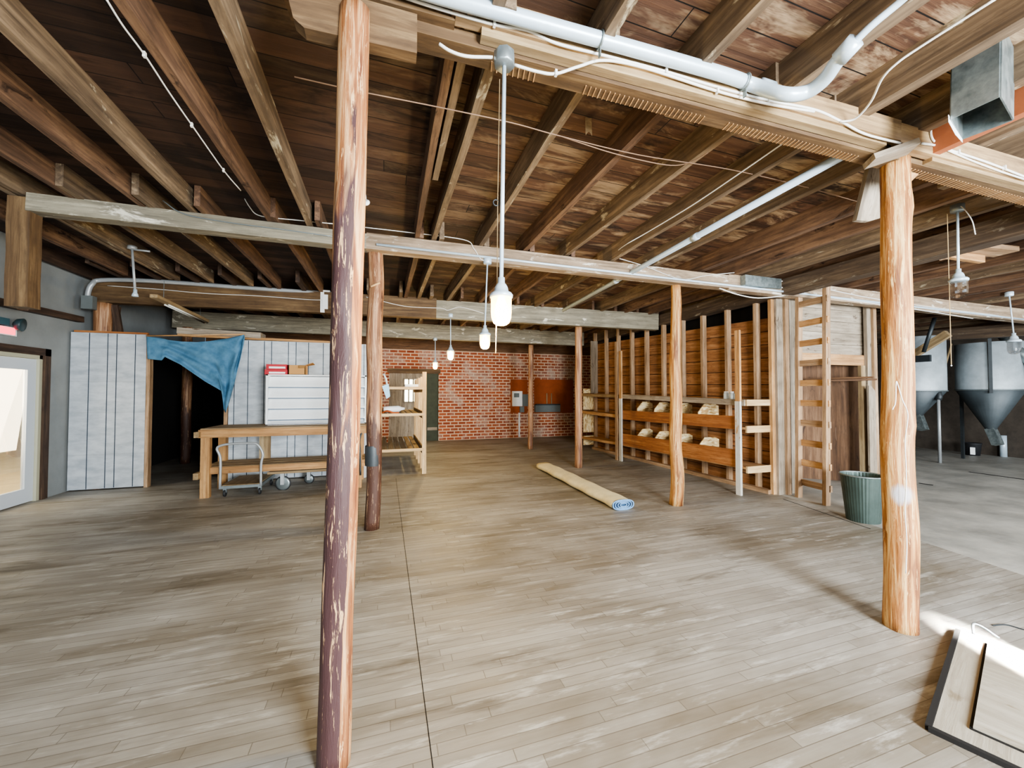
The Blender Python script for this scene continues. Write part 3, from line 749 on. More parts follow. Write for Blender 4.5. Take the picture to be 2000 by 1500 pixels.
for kk, (r, th) in enumerate(((.97, .010), (.76, .008), (.52, .008), (.3, .008))):
    pts = [e0+d*(.004+.002*kk)+sd*oval(2*math.pi*i/24, r).x+Vector((0,0,.068+oval(2*math.pi*i/24, r).z)) for i in range(24)]
    b.tube(pts, th, 6, closed=True)
b.build('inner_layers', 'blue_rug', rug)
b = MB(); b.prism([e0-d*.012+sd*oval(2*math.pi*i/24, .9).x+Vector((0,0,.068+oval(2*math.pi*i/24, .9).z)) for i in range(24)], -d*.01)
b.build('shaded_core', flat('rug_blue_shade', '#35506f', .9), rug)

# ------------------------------------------------------------------ white panel partition
PYY = 7.8
def pan(xa, xb, z0, z1, nm, grooves, y=PYY):
    b = MB(); b.box(xa, xb, y, y+.02, z0, z1); o = struct(b, nm, 'panel')
    g = MB()
    for gx in grooves: g.box(gx-.005, gx+.005, y-.002, y+.001, z0+.005, z1-.005)
    g.build('grooves', 'groove', o); return o
xl0, xl1 = XA(154, PYY), XA(284, PYY)
pan(XL+.03, xl1, .02, 2.44, 'wall_panel_left', [XL+.03+(xl1-XL-.03)*q for q in (.24, .48, .6, .85)])
xr0 = XA(441, PYY)
gs = []; x = xr0+.12; i = 0; pat = (.2, .24, .11, .26, .12)
while x < -.2: gs.append(x); x += pat[i % 5]; i += 1
pan(xr0+.04, -.12, .02, 2.41, 'wall_panel_right', gs)
b = MB(); b.box(-.14, -.10, PYY+.03, YF, 0, 2.41); struct(b, 'wall_partition_side', 'panel')
for (xx, lab) in ((xl1+.03, 'rough brown jamb post on the left of the dark doorway'), (xr0, 'rough brown jamb post on the right of the dark doorway')):
    b = MB(); b.beam((xx, PYY+.04, 0), (xx, PYY+.04, 2.4), .05, .09, up=(0,1,0), seg=6, jit=.003); tag(b.build('door_jamb', 'stud'), lab, 'post')
b = MB(); b.beam((XL+.05, PYY+.05, 2.46), (xl1, PYY+.05, 2.46), .05, .03); struct(b, 'trim_6', 'orange_board')
b = MB(); b.beam((xr0-.7, PYY+.05, 2.46), (xr0+1.6, PYY+.05, 2.43), .05, .04); struct(b, 'trim_7', 'pine')
b = MB(); b.beam((xr0-.7, 7.95, 2.53), (xr0+.5, 7.95, 2.5), .3, .1); tag(b.build('bundle', 'grey_board'), 'greyish plank bundle lying on top of the white partition', 'bundle')
b = MB(); b.box(XL+.02, XL+.05, PYY+.15, YF-.05, 0, 2.35); struct(b, 'wall_shade_lining_left', 'black')  # black lining added to paint the darkness of the room behind the doorway
b = MB(); b.box(XL+.05, -.2, YF-.2, YF-.15, 0, 2.35); struct(b, 'wall_shade_lining_far', 'black')  # black sheet at the far end, standing in for shade
# curtain rod + blue sheet
ra, rb_ = PY(286, 656, PYY-.06), PY(478, 653, PYY-.06)
b = MB(); b.tube([ra, rb_], .012, 8); tag(b.build('curtain_rod', 'pine'), 'thin wooden rod holding the blue sheet over the doorway', 'rod')
topo = [(286, 657), (320, 662), (365, 668), (410, 666), (450, 660), (477, 653)]
boto = [(288, 701), (316, 704), (322, 697), (352, 712), (400, 745), (433, 764), (437, 800), (441, 806), (452, 770), (470, 700), (478, 660)]
def interp(tab, u):
    f = u*(len(tab)-1); i = min(int(f), len(tab)-2); k = f-i
    return (tab[i][0]*(1-k)+tab[i+1][0]*k, tab[i][1]*(1-k)+tab[i+1][1]*k)
topd = [interp(topo, i/10) for i in range(11)]
topd = [(286,657),(312,660),(330,664),(355,667),(385,668),(410,666),(430,663),(445,661),(458,658),(468,656),(477,653)]
def clothfn(u, v):
    a, c = interp(topd, u), interp(boto, u); px, py = a[0]*(1-v)+c[0]*v, a[1]*(1-v)+c[1]*v
    sag = .5*math.sin(math.pi*u)
    y = PYY-.10-.045*math.sin(u*30+v*5)*min(1, v*1.4)*(u**.7)-.03*math.sin(v*17-u*9)*math.sin(math.pi*u)-.04*sag*v
    return PY(px, py, y)
b = MB(); b.grid(clothfn, 60, 22)
o = b.build('blue_sheet', 'cloth'); tag(o, 'blue cloth sheet draped across the dark doorway', 'sheet')
md = o.modifiers.new('thick', 'SOLIDIFY'); md.thickness = .004

# ------------------------------------------------------------------ work bench
bx0, bx1 = F_(412, 968).x-.08, -.28; byf, byb = 6.75, 7.45
wbn = thing('work_bench', 'long rough wooden work bench in front of the white panels', 'bench', ((bx0+bx1)/2, 7.1, 0))
b = MB()
for i in range(4): b.box(bx0-.02, bx1, byf+i*.19, byf+i*.19+.182, .955, .99)
b.build('top', 'pine_dusty', wbn)
b = MB(); b.box(bx0-.03, bx1, byf-.04, byf, .86, .975); b.build('apron', 'bench', wbn)
b = MB(); b.box(bx0-.06, bx0, byf-.1, byb, .87, .95); b.build('end_rail', 'pine_dusty', wbn)
b = MB(); b.box(bx0-.06, bx0, byf-.1, byb, .28, .37); b.build('end_rail', 'pine_dusty', wbn)
for (x, y) in ((bx0+.05, byf+.02), (bx1-.12, byf+.02), (bx0+.05, byb-.05), (bx1-.12, byb-.05)):
    b = MB(); b.beam((x, y, 0), (x, y, .955), .11, .09, up=(0,1,0), seg=3, jit=.002); b.build('leg', 'bench', wbn)
b = MB(); b.beam((bx0+.62, byb, .35), (bx0+.62, byb, .955), .16, .03, up=(0,1,0)); b.build('back_board', 'pine_dusty', wbn)
b = MB()
for i in range(3): b.box(bx0, bx1, byf+.05+i*.22, byf+.05+i*.22+.2, .40, .43)
b.build('lower_shelf', 'pine_dusty', wbn)
b = MB(); b.box(bx0+.1, bx1, byf+.01, byf+.04, .33, .425); b.build('lower_rail', 'bench', wbn)
# white louvred cabinet
cy = 7.12; cx0, cx1 = XA(519, cy), XA(716, cy); cz0, cz1 = .99, 1.80
cab = thing('white_cabinet', 'white open-front shelf cabinet standing on the work bench', 'cabinet', ((cx0+cx1)/2, cy+.15, cz0))
b = MB(); b.box(cx0, cx0+.03, cy, cy+.32, cz0, cz1); b.box(cx1-.03, cx1, cy, cy+.32, cz0, cz1); b.box(cx0, cx1, cy, cy+.32, cz1-.02, cz1); b.box(cx0, cx1, cy, cy+.32, cz0, cz0+.015); b.box(cx0, cx1, cy+.3, cy+.32, cz0, cz1); b.build('carcass', 'white', cab)
n = 5; H = (cz1-cz0-.03)/4.5
for i in range(5):
    zb = cz1-.035-H*i; zl = max(zb-H+.02, cz0+.016)
    b = MB(); b.prism([(cx0+.03, cy+.10, zb), (cx1-.03, cy+.10, zb), (cx1-.03, cy+.02, zl), (cx0+.03, cy+.02, zl)], (0, .012, 0)); b.build('tilted_shelf', 'white', cab)
    b = MB(); b.box(cx0+.03, cx1-.03, cy+.0, cy+.025, zl-.012, zl+.01); b.build('shelf_lip', 'white', cab)
    b = MB(); b.box(cx0+.035, cx1-.03, cy-.001, cy+.024, zl-.026, zl-.012) if i < 4 else b.box(cx0+.035, cx1-.03, cy-.001, cy+.02, zl+.01, zl+.016); b.build('painted_gap_shade', 'gap_shade', cab)  # blue-grey strip paints the shadow line at each shelf lip
# boxes on the cabinet
xa, xb = XA(518, 7.25), XA(562, 7.25)
for i, (z, lab) in enumerate(((cz1, 'lower of two red and white flat boxes on the white cabinet'), (cz1+.085, 'upper of two red and white flat boxes on the white cabinet'))):
    t_ = thing('flat_box', lab, 'box', ((xa+xb)/2, 7.3, z), 'red boxes on the cabinet')
    b = MB(); b.box(xa+.02*i, xb-.01*i, 7.2, 7.42, z, z+.082); b.build('body', 'red', t_)
    if i == 0 or True:
        b = MB(); b.box(xa+.06, xb-.03, 7.196, 7.2, z+.015, z+.045); b.build('white_stripe', 'white', t_)
xa, xb = XA(564, 7.25), XA(597, 7.25)
t_ = thing('cardboard_box', 'open brown cardboard box with raised flap on the white cabinet', 'box', ((xa+xb)/2, 7.3, cz1))
b = MB(); 
b.box(xa, xb, 7.2, 7.21, cz1, cz1+.16); b.box(xa, xb, 7.4, 7.41, cz1, cz1+.16); b.box(xa, xa+.01, 7.2, 7.41, cz1, cz1+.16); b.box(xb-.01, xb, 7.2, 7.41, cz1, cz1+.16); b.box(xa, xb, 7.2, 7.41, cz1, cz1+.01); b.build('body', 'card', t_)
b = MB(); b.prism([(xb, 7.2, cz1+.16), (xb, 7.41, cz1+.16), (xb+.11, 7.41, cz1+.18), (xb+.11, 7.2, cz1+.2)], (0, 0, .008)); b.prism([(xb-.1, 7.2, cz1+.16), (xb, 7.2, cz1+.16), (xb-.0, 7.14, cz1+.11), (xb-.08, 7.14, cz1+.11)], (0, -.006, 0)); b.build('flap', 'card', t_)

# ------------------------------------------------------------------ hoop-handled trolley
cl, cr = F_(432, 970), F_(507, 968); cyy = (cl.y+cr.y)/2-.0
tr = thing('hoop_cart', 'small metal cart with hoop handle in front of the bench leg', 'cart', ((cl.x+cr.x)/2, cyy+.2, 0))
xa, xb = cl.x, cr.x
b = MB(); b.tube(curve([(xa, cyy, .13), (xa, cyy, .55), (xa-.04, cyy-.01, .70), (xa+.02, cyy-.01, .75), (xa+.15, cyy, .765), (xb-.15, cyy, .765), (xb-.05, cyy, .74), (xb+.02, cyy, .6), (xb, cyy, .45), (xb, cyy, .13)], 5), .017, 10); b.build('hoop_handle', 'pipe_grey', tr)
b = MB(); b.box(xa-.01, xb+.01, cyy-.01, cyy+.75, .12, .16); b.build('deck', 'steel', tr)
b = MB(); b.box(xa+.02, xb-.02, cyy+.01, cyy+.74, .161, .168); b.build('deck_board', 'pine_dusty', tr)
for (x, y) in ((xa+.05, cyy+.04), (xb-.02, cyy+.04), (xa+.05, cyy+.66), (xb-.02, cyy+.66)):
    b = MB(); b.box(x-.022, x+.022, y-.015, y+.015, .06, .12); w = b.build('caster_fork', 'steel', tr)
    b = MB(); b.lathe([(.0, -.014), (.045, -.014), (.05, -.008), (.05, .008), (.045, .014), (.0, .014)], (x, y, .05), 18, axis=(1,0,0)); b.build('wheel', 'rubber', w)
# low flat dolly under the bench
dy = cyy+.15; dxa, dxb = XA(524, dy), XA(690, dy)
dl = thing('flat_dolly', 'low wide wooden dolly with big steel wheel under the bench', 'dolly', ((dxa+dxb)/2, dy+.3, 0))
b = MB(); b.prism([(dxa+.2, dy+.55, .265), (dxb, dy+.55, .265), (dxb, dy, .265), (dxa, dy, .265)], (0, 0, .035)); b.build('deck', 'pine_dusty', dl)
wx_ = XA(553, dy)
for (x, y, r) in ((wx_, dy+.05, .105), (dxb-.15, dy+.05, .105), (wx_+.3, dy+.45, .07)):
    b = MB(); b.box(x-.025, x+.025, y-.05, y+.03, r*.9, .265); f = b.build('wheel_fork', 'pipe_grey', dl)
    b = MB(); b.lathe([(.0, -.018), (r*.8, -.018), (r, -.01), (r, .01), (r*.8, .018), (.0, .018)], (x, y+.02, r), 24, axis=(.25,1,0)); w = b.build('wheel', 'steel', f)
    b = MB(); b.tube([Vector((x, y+.02, r))+Vector((math.cos(a)*r, -.25*math.cos(a)*r, math.sin(a)*r)) for a in [2*math.pi*i/24 for i in range(24)]], .012, 6, closed=True); b.build('tyre', 'rubber', dl)
# dark bent pipe leaning at right bench end and white pail
b = MB(); b.tube(curve([PY(704, 900+28, 6.7), PY(703, 880, 6.7), PY(702, 862, 6.7), PY(706, 846, 6.72), PY(714, 838, 6.76)]), .014, 8)
tag(b.build('bent_handle', 'steel_dark'), 'dark bent metal handle rising at the right end of the bench', 'handle')
b = MB(); c = PZ(708, 932); b.lathe([(.07, 0), (.085, .2), (.09, .2), (.09, .215), (.08, .215), (.068, .02)], c, 18)
tag(b.build('white_pail', 'white'), 'small white pail on the floor between the two left posts', 'pail')
# breaker boxes on third girder conduit
def boxat(px0, px1, py0, py1, Y, dep, nm, mat, lab, cat='box', bev=0):
    a, c = PY(px0, py0, Y), PY(px1, py1, Y); b = MB(); b.box(a.x, c.x, Y, Y+dep, c.z, a.z)
    return tag(b.build(nm, mat), lab, cat)
Y3 = y3g(-1.8)-.16
a, c = PY(626, 566, Y3), PY(644, 611, Y3)
t_ = thing('breaker_box', 'white metal breaker box on the third girder beside the near left post', 'box', ((a.x+c.x)/2, Y3, c.z))
b = MB(); b.box(a.x, c.x, Y3, Y3+.1, c.z, a.z); b.build('case', 'white', t_)
b = MB(); b.box(a.x+.03, c.x-.03, Y3-.015, Y3, c.z+.06, a.z-.08); b.build('cover', 'white', t_)
boxat(944, 968, 592, 615, y3g(.9)-.14, .07, 'junction_box', 'pine_dusty', 'square tan junction box on the third girder behind the lamps')

# ------------------------------------------------------------------ slatted rack
fr_, = (F_(828, 925),); rx1 = fr_.x; rx0 = -.08; ry0 = fr_.y; ry1 = ry0+2.3
rk = thing('slatted_rack', 'three tier pine slatted rack beside the dark log post', 'rack', ((rx0+rx1)/2, (ry0+ry1)/2, 0))
for j in range(5):
    y = ry0+(ry1-ry0)*j/4
    for x in (rx0, rx1):
        b = MB(); b.beam((x, y, 0), (x, y, 1.9 if j == 0 else 1.83), .035, .075 if x == rx1 and j == 0 else .05, up=(1,0,0) ); b.build('post', 'rack', rk)
for z in (1.60, 1.11, .46):
    for x in (rx0, rx1-.03):
        b = MB(); b.box(x-.01, x+.015, ry0, ry1, z-.08, z+.01 if z > 1.5 else z+.05); b.build('side_rail', 'rack' if z > 1.5 else 'pine_dusty', rk)
    b = MB(); b.box(rx0, rx1, ry0-.03, ry0, z-.03, z+.02); b.build('front_rail', 'rack', rk)
    b = MB()
    for i in range(6):
        x = rx0+.03+i*.118; b.box(x, x+.09, ry0+.02, ry1, z-.02, z)
    b.build('slats', 'pine_dusty', rk)
b = MB(); a = PY(791, 750, ry0+.2); c = PY(817, 744, ry0+.2)
b.box(a.x, c.x, ry0+.2, ry0+.4, 1.605, 1.67); tag(b.build('white_carton', 'white'), 'low bright white carton on the top tier of the rack', 'carton')
xx = XA(768, ry0+.3)
b = MB(); b.lathe([(.0, -.2), (.055, -.19), (.06, -.1), (.06, .08), (.03, .14), (.022, .19), (.0, .19)], (xx+.02, ry0+.25, 1.2), 18, axis=(1, .15, .04))
tag(b.build('white_jug', 'white'), 'white plastic jug lying on the middle rack tier', 'jug')
b = MB(); b.tube(curve([(xx-.2, ry0+.15, 1.14), (xx-.1, ry0+.1, 1.17), (xx, ry0+.12, 1.135), (xx+.1, ry0+.13, 1.135)]), .018, 8)
tag(b.build('rusty_fitting', 'rust'), 'small rusty pipe fitting in front of the white jug on the rack', 'fitting')
# dustpan hanging beside the dark post
t_ = thing('hanging_scoop', 'pale blue scoop hanging on the rack corner beside the dark post', 'scoop', PY(757, 775, ry0-.1))
b = MB(); b.prism([PY(746, 754, ry0-.08), PY(759, 750, ry0-.08), PY(762, 774, ry0-.08), PY(755, 779, ry0-.08)], (0, -.05, 0)); b.build('pan', flat('scoop_blue', '#9fd0ea', .5), t_)
b = MB(); b.tube([PY(749, 730, ry0-.1), PY(754, 740, ry0-.1), PY(756, 752, ry0-.1)], .016, 8); b.build('handle', flat('scoop_handle', '#c9dbe2', .5), t_)

# ------------------------------------------------------------------ brick wall fittings
YW = YF
def wallrect(p0, p1, q0, q1, dep): a, c = PY(p0, q0, YW-.001), PY(p1, q1, YW-.001); return MB().box(a.x, c.x, YW-dep, YW-.001, c.z, a.z)
tag(wallrect(997, 1030, 741, 806, .03).build('backing_board', 'rust'), 'narrow rust brown board behind the white fuse panel', 'board')
tag(wallrect(1043, 1119, 741, 806, .03).build('backing_board', 'rust'), 'wide rust brown board on the brick wall right of the slim post', 'board')
t_ = thing('fuse_panel', 'white stained fuse panel mounted on the brick wall', 'panel', PY(1008, 793, YW-.1))
wallrect(999, 1018, 764, 793, .12).build('case', 'white', t_)
a, c = PY(1004, 768, YW-.125), PY(1014, 776, YW-.125); MB().box(a.x, c.x, YW-.13, YW-.12, c.z, a.z).build('cover_plate', 'greybox', t_)
tag(wallrect(1019, 1030, 770, 793, .12).build('switch_box', 'greybox'), 'dark grey switch box right of the white fuse panel', 'box')
tag(wallrect(1014, 1022, 794, 805, .1).build('switch_box', 'greybox'), 'small grey box under the white fuse panel', 'box')
a = PY(1014, 806, YW-.05); b = MB(); b.tube([(a.x, YW-.05, a.z), (a.x, YW-.05, .03)], .03, 8); tag(b.build('drop_conduit', 'white'), 'white conduit running down the brick wall to the floor', 'conduit')
t_ = thing('metal_trough', 'long grey metal wiring trough on the rust brown board', 'trough', PY(1067, 803, YW-.1))
wallrect(1043, 1091, 791, 804, .14).build('body', 'greybox', t_)
wallrect(1044, 1091, 789, 791, .15).build('lid', 'steel_dark', t_)
for px in (1068, 1077):
    a, c = PY(px, 768, YW-.05), PY(px, 790, YW-.05); b = MB(); b.tube([a, c], .022, 8)
    tag(b.build('riser_conduit', 'pine_dusty'), '%s short tan conduit rising from the metal trough' % ('left' if px == 1068 else 'right'), 'conduit', 'trough conduits')

# ------------------------------------------------------------------ lamps
def lamp(px, pyb, ptop, Y, lab, lit, grp, scale=1.0, tilt=0, cagey=0):
    """px,pyb = bottom of jar ; ptop = pixel of canopy box"""
    bo = PY(px, pyb, Y); tp = PY(ptop[0], ptop[1], Y); s = scale
    t_ = thing('pendant_lamp', lab, 'lamp', (tp.x, Y, bo.z), grp)
    g0 = Vector((bo.x, Y, bo.z))
    # jar, rim, socket, rod, box
    b = MB(); b.lathe([(.0, 0), (.02*s, .002*s), (.036*s, .012*s), (.045*s, .035*s), (.047*s, .06*s), (.047*s, .13*s)], g0, 24, flute=.03 if not lit else 0, nf=1 if not lit else 0, caps=False); b.build('glass_jar', 'lit_jar' if lit else 'glass', t_)
    b = MB(); b.lathe([(.052*s, .128*s), (.054*s, .14*s), (.046*s, .15*s), (.034*s, .155*s), (.03*s, .175*s), (.022*s, .19*s), (.016*s, .195*s), (.016*s, .22*s), (.0, .222*s)], g0, 24); b.build('socket_cap', 'pipe', t_)
    r = .0095 if Y < 3 else .009
    b = MB(); b.tube([g0+Vector((0,0,.21*s)), (tp.x, Y, tp.z)], r, 10); b.build('drop_rod', 'pipe', t_)
    b = MB(); b.lathe([(.0, -.03), (.045, -.028), (.05, -.02), (.05, .03), (.045, .038), (.0, .04)], (tp.x, Y, tp.z), 8); b.build('ceiling_box', 'steel' if Y < 3 else 'pipe', t_)
    if lit:
        b = MB(); b.lathe([(.0, .03*s), (.02*s, .036*s), (.03*s, .06*s), (.026*s, .09*s), (.015*s, .125*s), (.0, .13*s)], g0, 16); b.build('bulb', 'bulb', t_)
        L = bpy.data.lights.new('lamp_light', 'POINT'); L.energy = 22 if Y < 3 else 30; L.color = (1, .72, .32); L.shadow_soft_size = .05
        lo = bpy.data.objects.new('lamp_light', L); COL.objects.link(lo); lo.location = g0+Vector((0, 0, -.03))
    return t_
grp = 'lit jar lamps in a row'
lamp(979, 636, (985, 118), 1.72, 'nearest lit jar lamp, hanging on a long white rod', 1, grp, 1.0)
lamp(947, 682, (952, 511), 4.42, 'second lit jar lamp, hanging from the second girder', 1, grp, 1.25)
lamp(880, 703, (880, 617), 7.3, 'third lit jar lamp, just right of the farthest lamp', 1, grp, 1.25)
lamp(850, 721, (850, 663), 9.9, 'farthest lit jar lamp, nearest the brick doorway', 1, grp, 1.25)
lamp(1873, 583, (1870, 408), 2.1, 'unlit clear jar lamp right of the near right post', 0, 'unlit jar lamps', 1.2)
lamp(1981, 692, (1971, 575), 3.4, 'unlit jar lamp hanging near the right edge, before the hoppers', 0, 'unlit jar lamps', 1.5)
# left bare socket
t_ = thing('bare_socket_lamp', 'bare lamp socket on a thin rod near the left wall', 'lamp', PY(264, 580, 6.2))
a, c = PY(258, 487, 6.2), PY(264, 570, 6.2)
b = MB(); b.tube([a, c], .014, 8); b.build('drop_rod', 'pipe_grey', t_)
b = MB(); b.lathe([(.035, 0), (.03, .03), (.02, .05), (.02, .09)], c-Vector((0,0,.06)), 14); b.build('socket', 'pipe', t_)
b = MB(); b.lathe([(.05, 0), (.05, .04), (.0, .05)], a, 10); b.tube([a, PY(293, 491, 6.2)], .012, 6); b.build('ceiling_box', 'pipe_grey', t_)
# fluorescent strip
a, c = PY(300, 578, 6.9), PZ(403, 627, PY(300, 578, 6.9).z-.02)
t_ = thing('strip_light', 'dusty white fluorescent strip fitting left of the third girder', 'lamp', (a+c)/2)
d = (c-a).normalized(); b = MB(); b.beam(a, c, .09, .05); b.build('housing', 'pine_dusty', t_)
for s in (-1, 1):
    o_ = d.cross(Vector((0,0,1)))*.025*s+Vector((0,0,-.04)); b = MB(); b.tube([a+o_+d*.4, c+o_-d*.03], .013, 8); b.build('tube', 'tube', t_)
b = MB(); b.tube([a.lerp(c, .15), a.lerp(c, .15)+Vector((0,0,.3))], .004, 5); b.tube([a.lerp(c, .85), a.lerp(c, .85)+Vector((0,0,.3))], .004, 5); b.build('hanger', 'steel', t_)
# pull strings
b = MB(); b.tube([PY(976, 155, 1.74), PY(972, 400, 1.74), PY(971, 545, 1.74), PY(968, 690, 1.74)], .0022, 5); o = b.build('pull_string', 'string'); tag(o, 'pull string hanging beside the nearest lit lamp rod', 'string')
c = PY(969, 396, 1.74); b = MB(); b.tube([c+Vector((math.cos(a)*.014, 0, math.sin(a)*.014)) for a in [2*math.pi*i/14 for i in range(14)]], .003, 6, closed=True); b.build('ring', 'steel_dark', o)
b = MB(); b.tube([PY(1850, 418, 2.15), PY(1855, 600, 2.15), PY(1858, 712, 2.15)], .003, 5); o = b.build('pull_string', 'string'); tag(o, 'pull string with a pale bead hanging near the right unlit lamp', 'string')
b = MB(); c = PY(1858, 714, 2.15); b.lathe([(.0, -.008), (.007, 0), (.0, .008)], c, 8); b.build('bead', 'white', o)

# ------------------------------------------------------------------ conduits & cables
def pipe(pts, r, mat, nm, lab, cat='conduit', n=12, k=6, couplings=(), straps=()):
    P = curve(pts, k) if k > 1 else [Vector(p) for p in pts]
    b = MB(); b.tube(P, r, n); o = b.build(nm, mat); tag(o, lab, cat)
    for (c, d) in couplings:
        d = Vector(d).normalized(); b = MB(); b.tube([Vector(c)-d*.04, Vector(c)+d*.04], r*1.18, n); b.build('coupling', mat, o)
    for (c, d) in straps:
        c = Vector(c); d = Vector(d).normalized(); u = Vector((0,0,1)); w = d.cross(u).normalized(); u = w.cross(d)
        b = MB(); b.tube([c+u*math.cos(a)*r*1.12+w*math.sin(a)*r*1.12 for a in [2*math.pi*i/20 for i in range(20)]], .005, 6, closed=True)
        b.beam(c-u*r*1.1, c-u*(r+.05)+w*.0, .02, .006, up=d); b.build('strap', 'galv', o)
    return o
yy = lambda x: y1g(x)-.12
P1 = [PY(700, -60, yy(-.1)), PY(860, -8, yy(.3)), PY(1170, 77, yy(1.0)), PY(1470, 163, yy(1.75))]
base_z = 3.14
e = P1[-1]
P1s = P1[:3]+[PY(1400, 142, yy(1.6)), PY(1470, 166, yy(1.8)), PZ(1530, 184, 3.05), PZ(1575, 180, 3.05), PZ(1610, 155, 3.06), PZ(1635, 120, 3.08), PZ(1662, 90, 3.1)]
dA = (P1[2]-P1[1])
pipe(P1s, .034, 'pipe', 'large_conduit', 'fat pale blue conduit above the nearest girder, bending back at right', couplings=((PY(1495, 172, yy(1.8)), PY(1480, 168, yy(1.8))-PY(1400, 142, yy(1.6))), (PZ(1655, 97, 3.097), PZ(1662, 90, 3.1)-PZ(1635, 120, 3.08))),
     straps=((PY(1172, 78, yy(1.0)), dA), (PY(1455, 160, yy(1.75)), dA)))
pipe([PZ(1655, 97, 3.1), PZ(1700, 52, 3.14), PZ(1760, 2, 3.18), PZ(1830, -60, 3.2)], .016, 'pipe', 'white_service_cable', 'white service cable leaving the end of the fat conduit', 'cable')
# far diagonal conduit parallel to joists
pa, pb = PZ(1660, 296, 3.1), PZ(1100, 606, 3.0)
pipe([pa, pa.lerp(pb, .5), pb], .03, 'pipe', 'joist_conduit', 'pale conduit running front to back under the joists', k=1, couplings=((pa.lerp(pb, .3), pb-pa), (pa.lerp(pb, .62), pb-pa)))
# conduit on third girder
yc = lambda x: y3g(x)-.1
pts = [PY(172, 590, 7.75), PY(172, 572, 7.75), PY(180, 555, 7.75), PY(200, 547, yc(-3.9)), PY(300, 549, yc(-3.3)), PY(480, 562, yc(-2.4)), PY(650, 574, yc(-1.5)), PY(860, 592, yc(.2)), PY(1062, 607, yc(2.2))]
pipe(pts, .034, 'pipe_grey', 'girder_conduit', 'pale conduit along the top of the third girder with a left elbow', k=5)
a, c = PY(160, 577, 7.72), PY(182, 604, 7.72); b = MB(); b.box(a.x, c.x, 7.7, 7.8, c.z, a.z); tag(b.build('conduit_box', 'greybox'), 'grey box at the left elbow of the third girder conduit', 'box')
# thin conduit along second girder
ya = lambda x: y2g(x)-.085
pts = [(x, ya(x), z2g(x)+.05) for x in (-.1, 2, 4.1, 7, 10, 11.2)]
pipe(pts, .014, 'pipe', 'thin_conduit', 'thin white conduit along the lower face of the second girder', k=1)
xa, xb = XA(1450, ya(4.6)), XA(1522, ya(4.8)); b = MB(); b.box(xa, xb, ya(4.8)-.06, ya(4.8)+.02, z2g(4.7)+.06, z2g(4.7)+.2)
tag(b.build('splice_box', 'galv'), 'long galvanised splice box on the second girder near the ladder', 'box')
def cable(pts, r, mat, nm, lab, k=6, staples=()):
    o = MB().tube(curve(pts, k), r, 7).build(nm, mat); tag(o, lab, 'cable')
    if staples:
        for p in staples:
            b = MB(); p = Vector(p); b.box(p.x-.006, p.x+.006, p.y-.012, p.y+.004, p.z-.014, p.z+.014); b.build('staple', 'cable', o)
    return o
yf = lambda x: y1g(x)-.078
def q(px, py): 
    Y = 1.75
    for _ in range(4): Y = yf(PY(px, py, Y).x)
    return PY(px, py, Y)
c1 = [(780, -8), (860, 18), (965, 48), (1030, 60), (1090, 86), (1190, 111), (1300, 140), (1400, 170), (1500, 196), (1590, 214), (1640, 236), (1690, 262), (1760, 280)]
cable([q(*p) for p in c1], .007, 'cable', 'armoured_cable', 'upper armoured cable clipped along the face of the nearest girder', staples=[q(965, 48), q(1300, 140), q(1500, 196)])
c2 = [(858, 86), (880, 100), (912, 110), (962, 112)]
cable([q(*p) for p in c2], .007, 'cable', 'armoured_cable', 'armoured cable entering the nearest lamp box from the left')
c3 = [(1005, 127), (1050, 140), (1085, 144), (1130, 130), (1180, 118), (1260, 133), (1400, 178), (1500, 203), (1590, 218)]
cable([q(*p) for p in c3], .007, 'cable', 'armoured_cable', 'armoured cable from the nearest lamp box curving up along the girder', staples=[q(1085, 144), q(1400, 178)])
c4 = [(1640, 238), (1670, 232), (1700, 200), (1722, 155), (1750, 125), (1800, 90), (1960, -12)]
cable([q(*p) for p in c4[:1]]+[PZ(p[0], p[1], 3.1+.02*i) for i, p in enumerate(c4[1:])], .006, 'cable', 'white_cable', 'white cable looping from the nearest girder up along a joist')
c5 = [(1800, 280), (1830, 285), (1870, 298), (1930, 318), (2000, 345), (2050, 365)]
cable([q(*p) for p in c5], .007, 'cable', 'white_cable', 'white cable on the girder face right of the near right post', staples=[q(1870, 298), q(1960, 328)])
c6 = [(1830, 228), (1818, 255), (1828, 280), (1870, 302), (1940, 330), (2000, 350)]
cable([q(*p) for p in c6], .006, 'cable', 'white_cable', 'second white cable curling down right of the near right post')
# joist cable at left
c7 = [(205, -6), (240, 50), (283, 108), (330, 180), (375, 245), (437, 333), (470, 372)]
cable([PZ(*p, 3.235) for p in c7], .0045, 'cable', 'joist_cable', 'thin white cable stapled along a left joist', staples=[PZ(283, 108, 3.235), PZ(375, 245, 3.235), PZ(437, 333, 3.235)])
def q2(px, py):
    Y = 4.4
    for _ in range(4): Y = y2g(PY(px, py, Y).x)-.078
    return PY(px, py, Y)
cable([q2(*p) for p in ((470, 372), (488, 405), (510, 422), (580, 430), (650, 437))], .005, 'cable', 'girder_cable', 'thin cable bending from the left joist onto the second girder')
cable([q2(*p) for p in ((318, 392), (360, 418), (450, 435), (550, 448), (650, 462))], .006, 'steel', 'girder_cable', 'grey cable along the left half of the second girder')
cable([q2(*p) for p in ((712, 444), (790, 453), (905, 468), (925, 485), (938, 505), (948, 510))], .005, 'cable', 'girder_cable', 'thin cable dropping from the second girder to its lamp box')
cable([q2(1208, 502), q2(1205, 492), PZ(1222, 478, 3.12), PZ(1262, 455, 3.14), PZ(1350, 402, 3.14), PZ(1445, 338, 3.14), PZ(1535, 276, 3.14)], .005, 'cable', 'girder_cable', 'thin cable rising from the second girder up a middle joist')
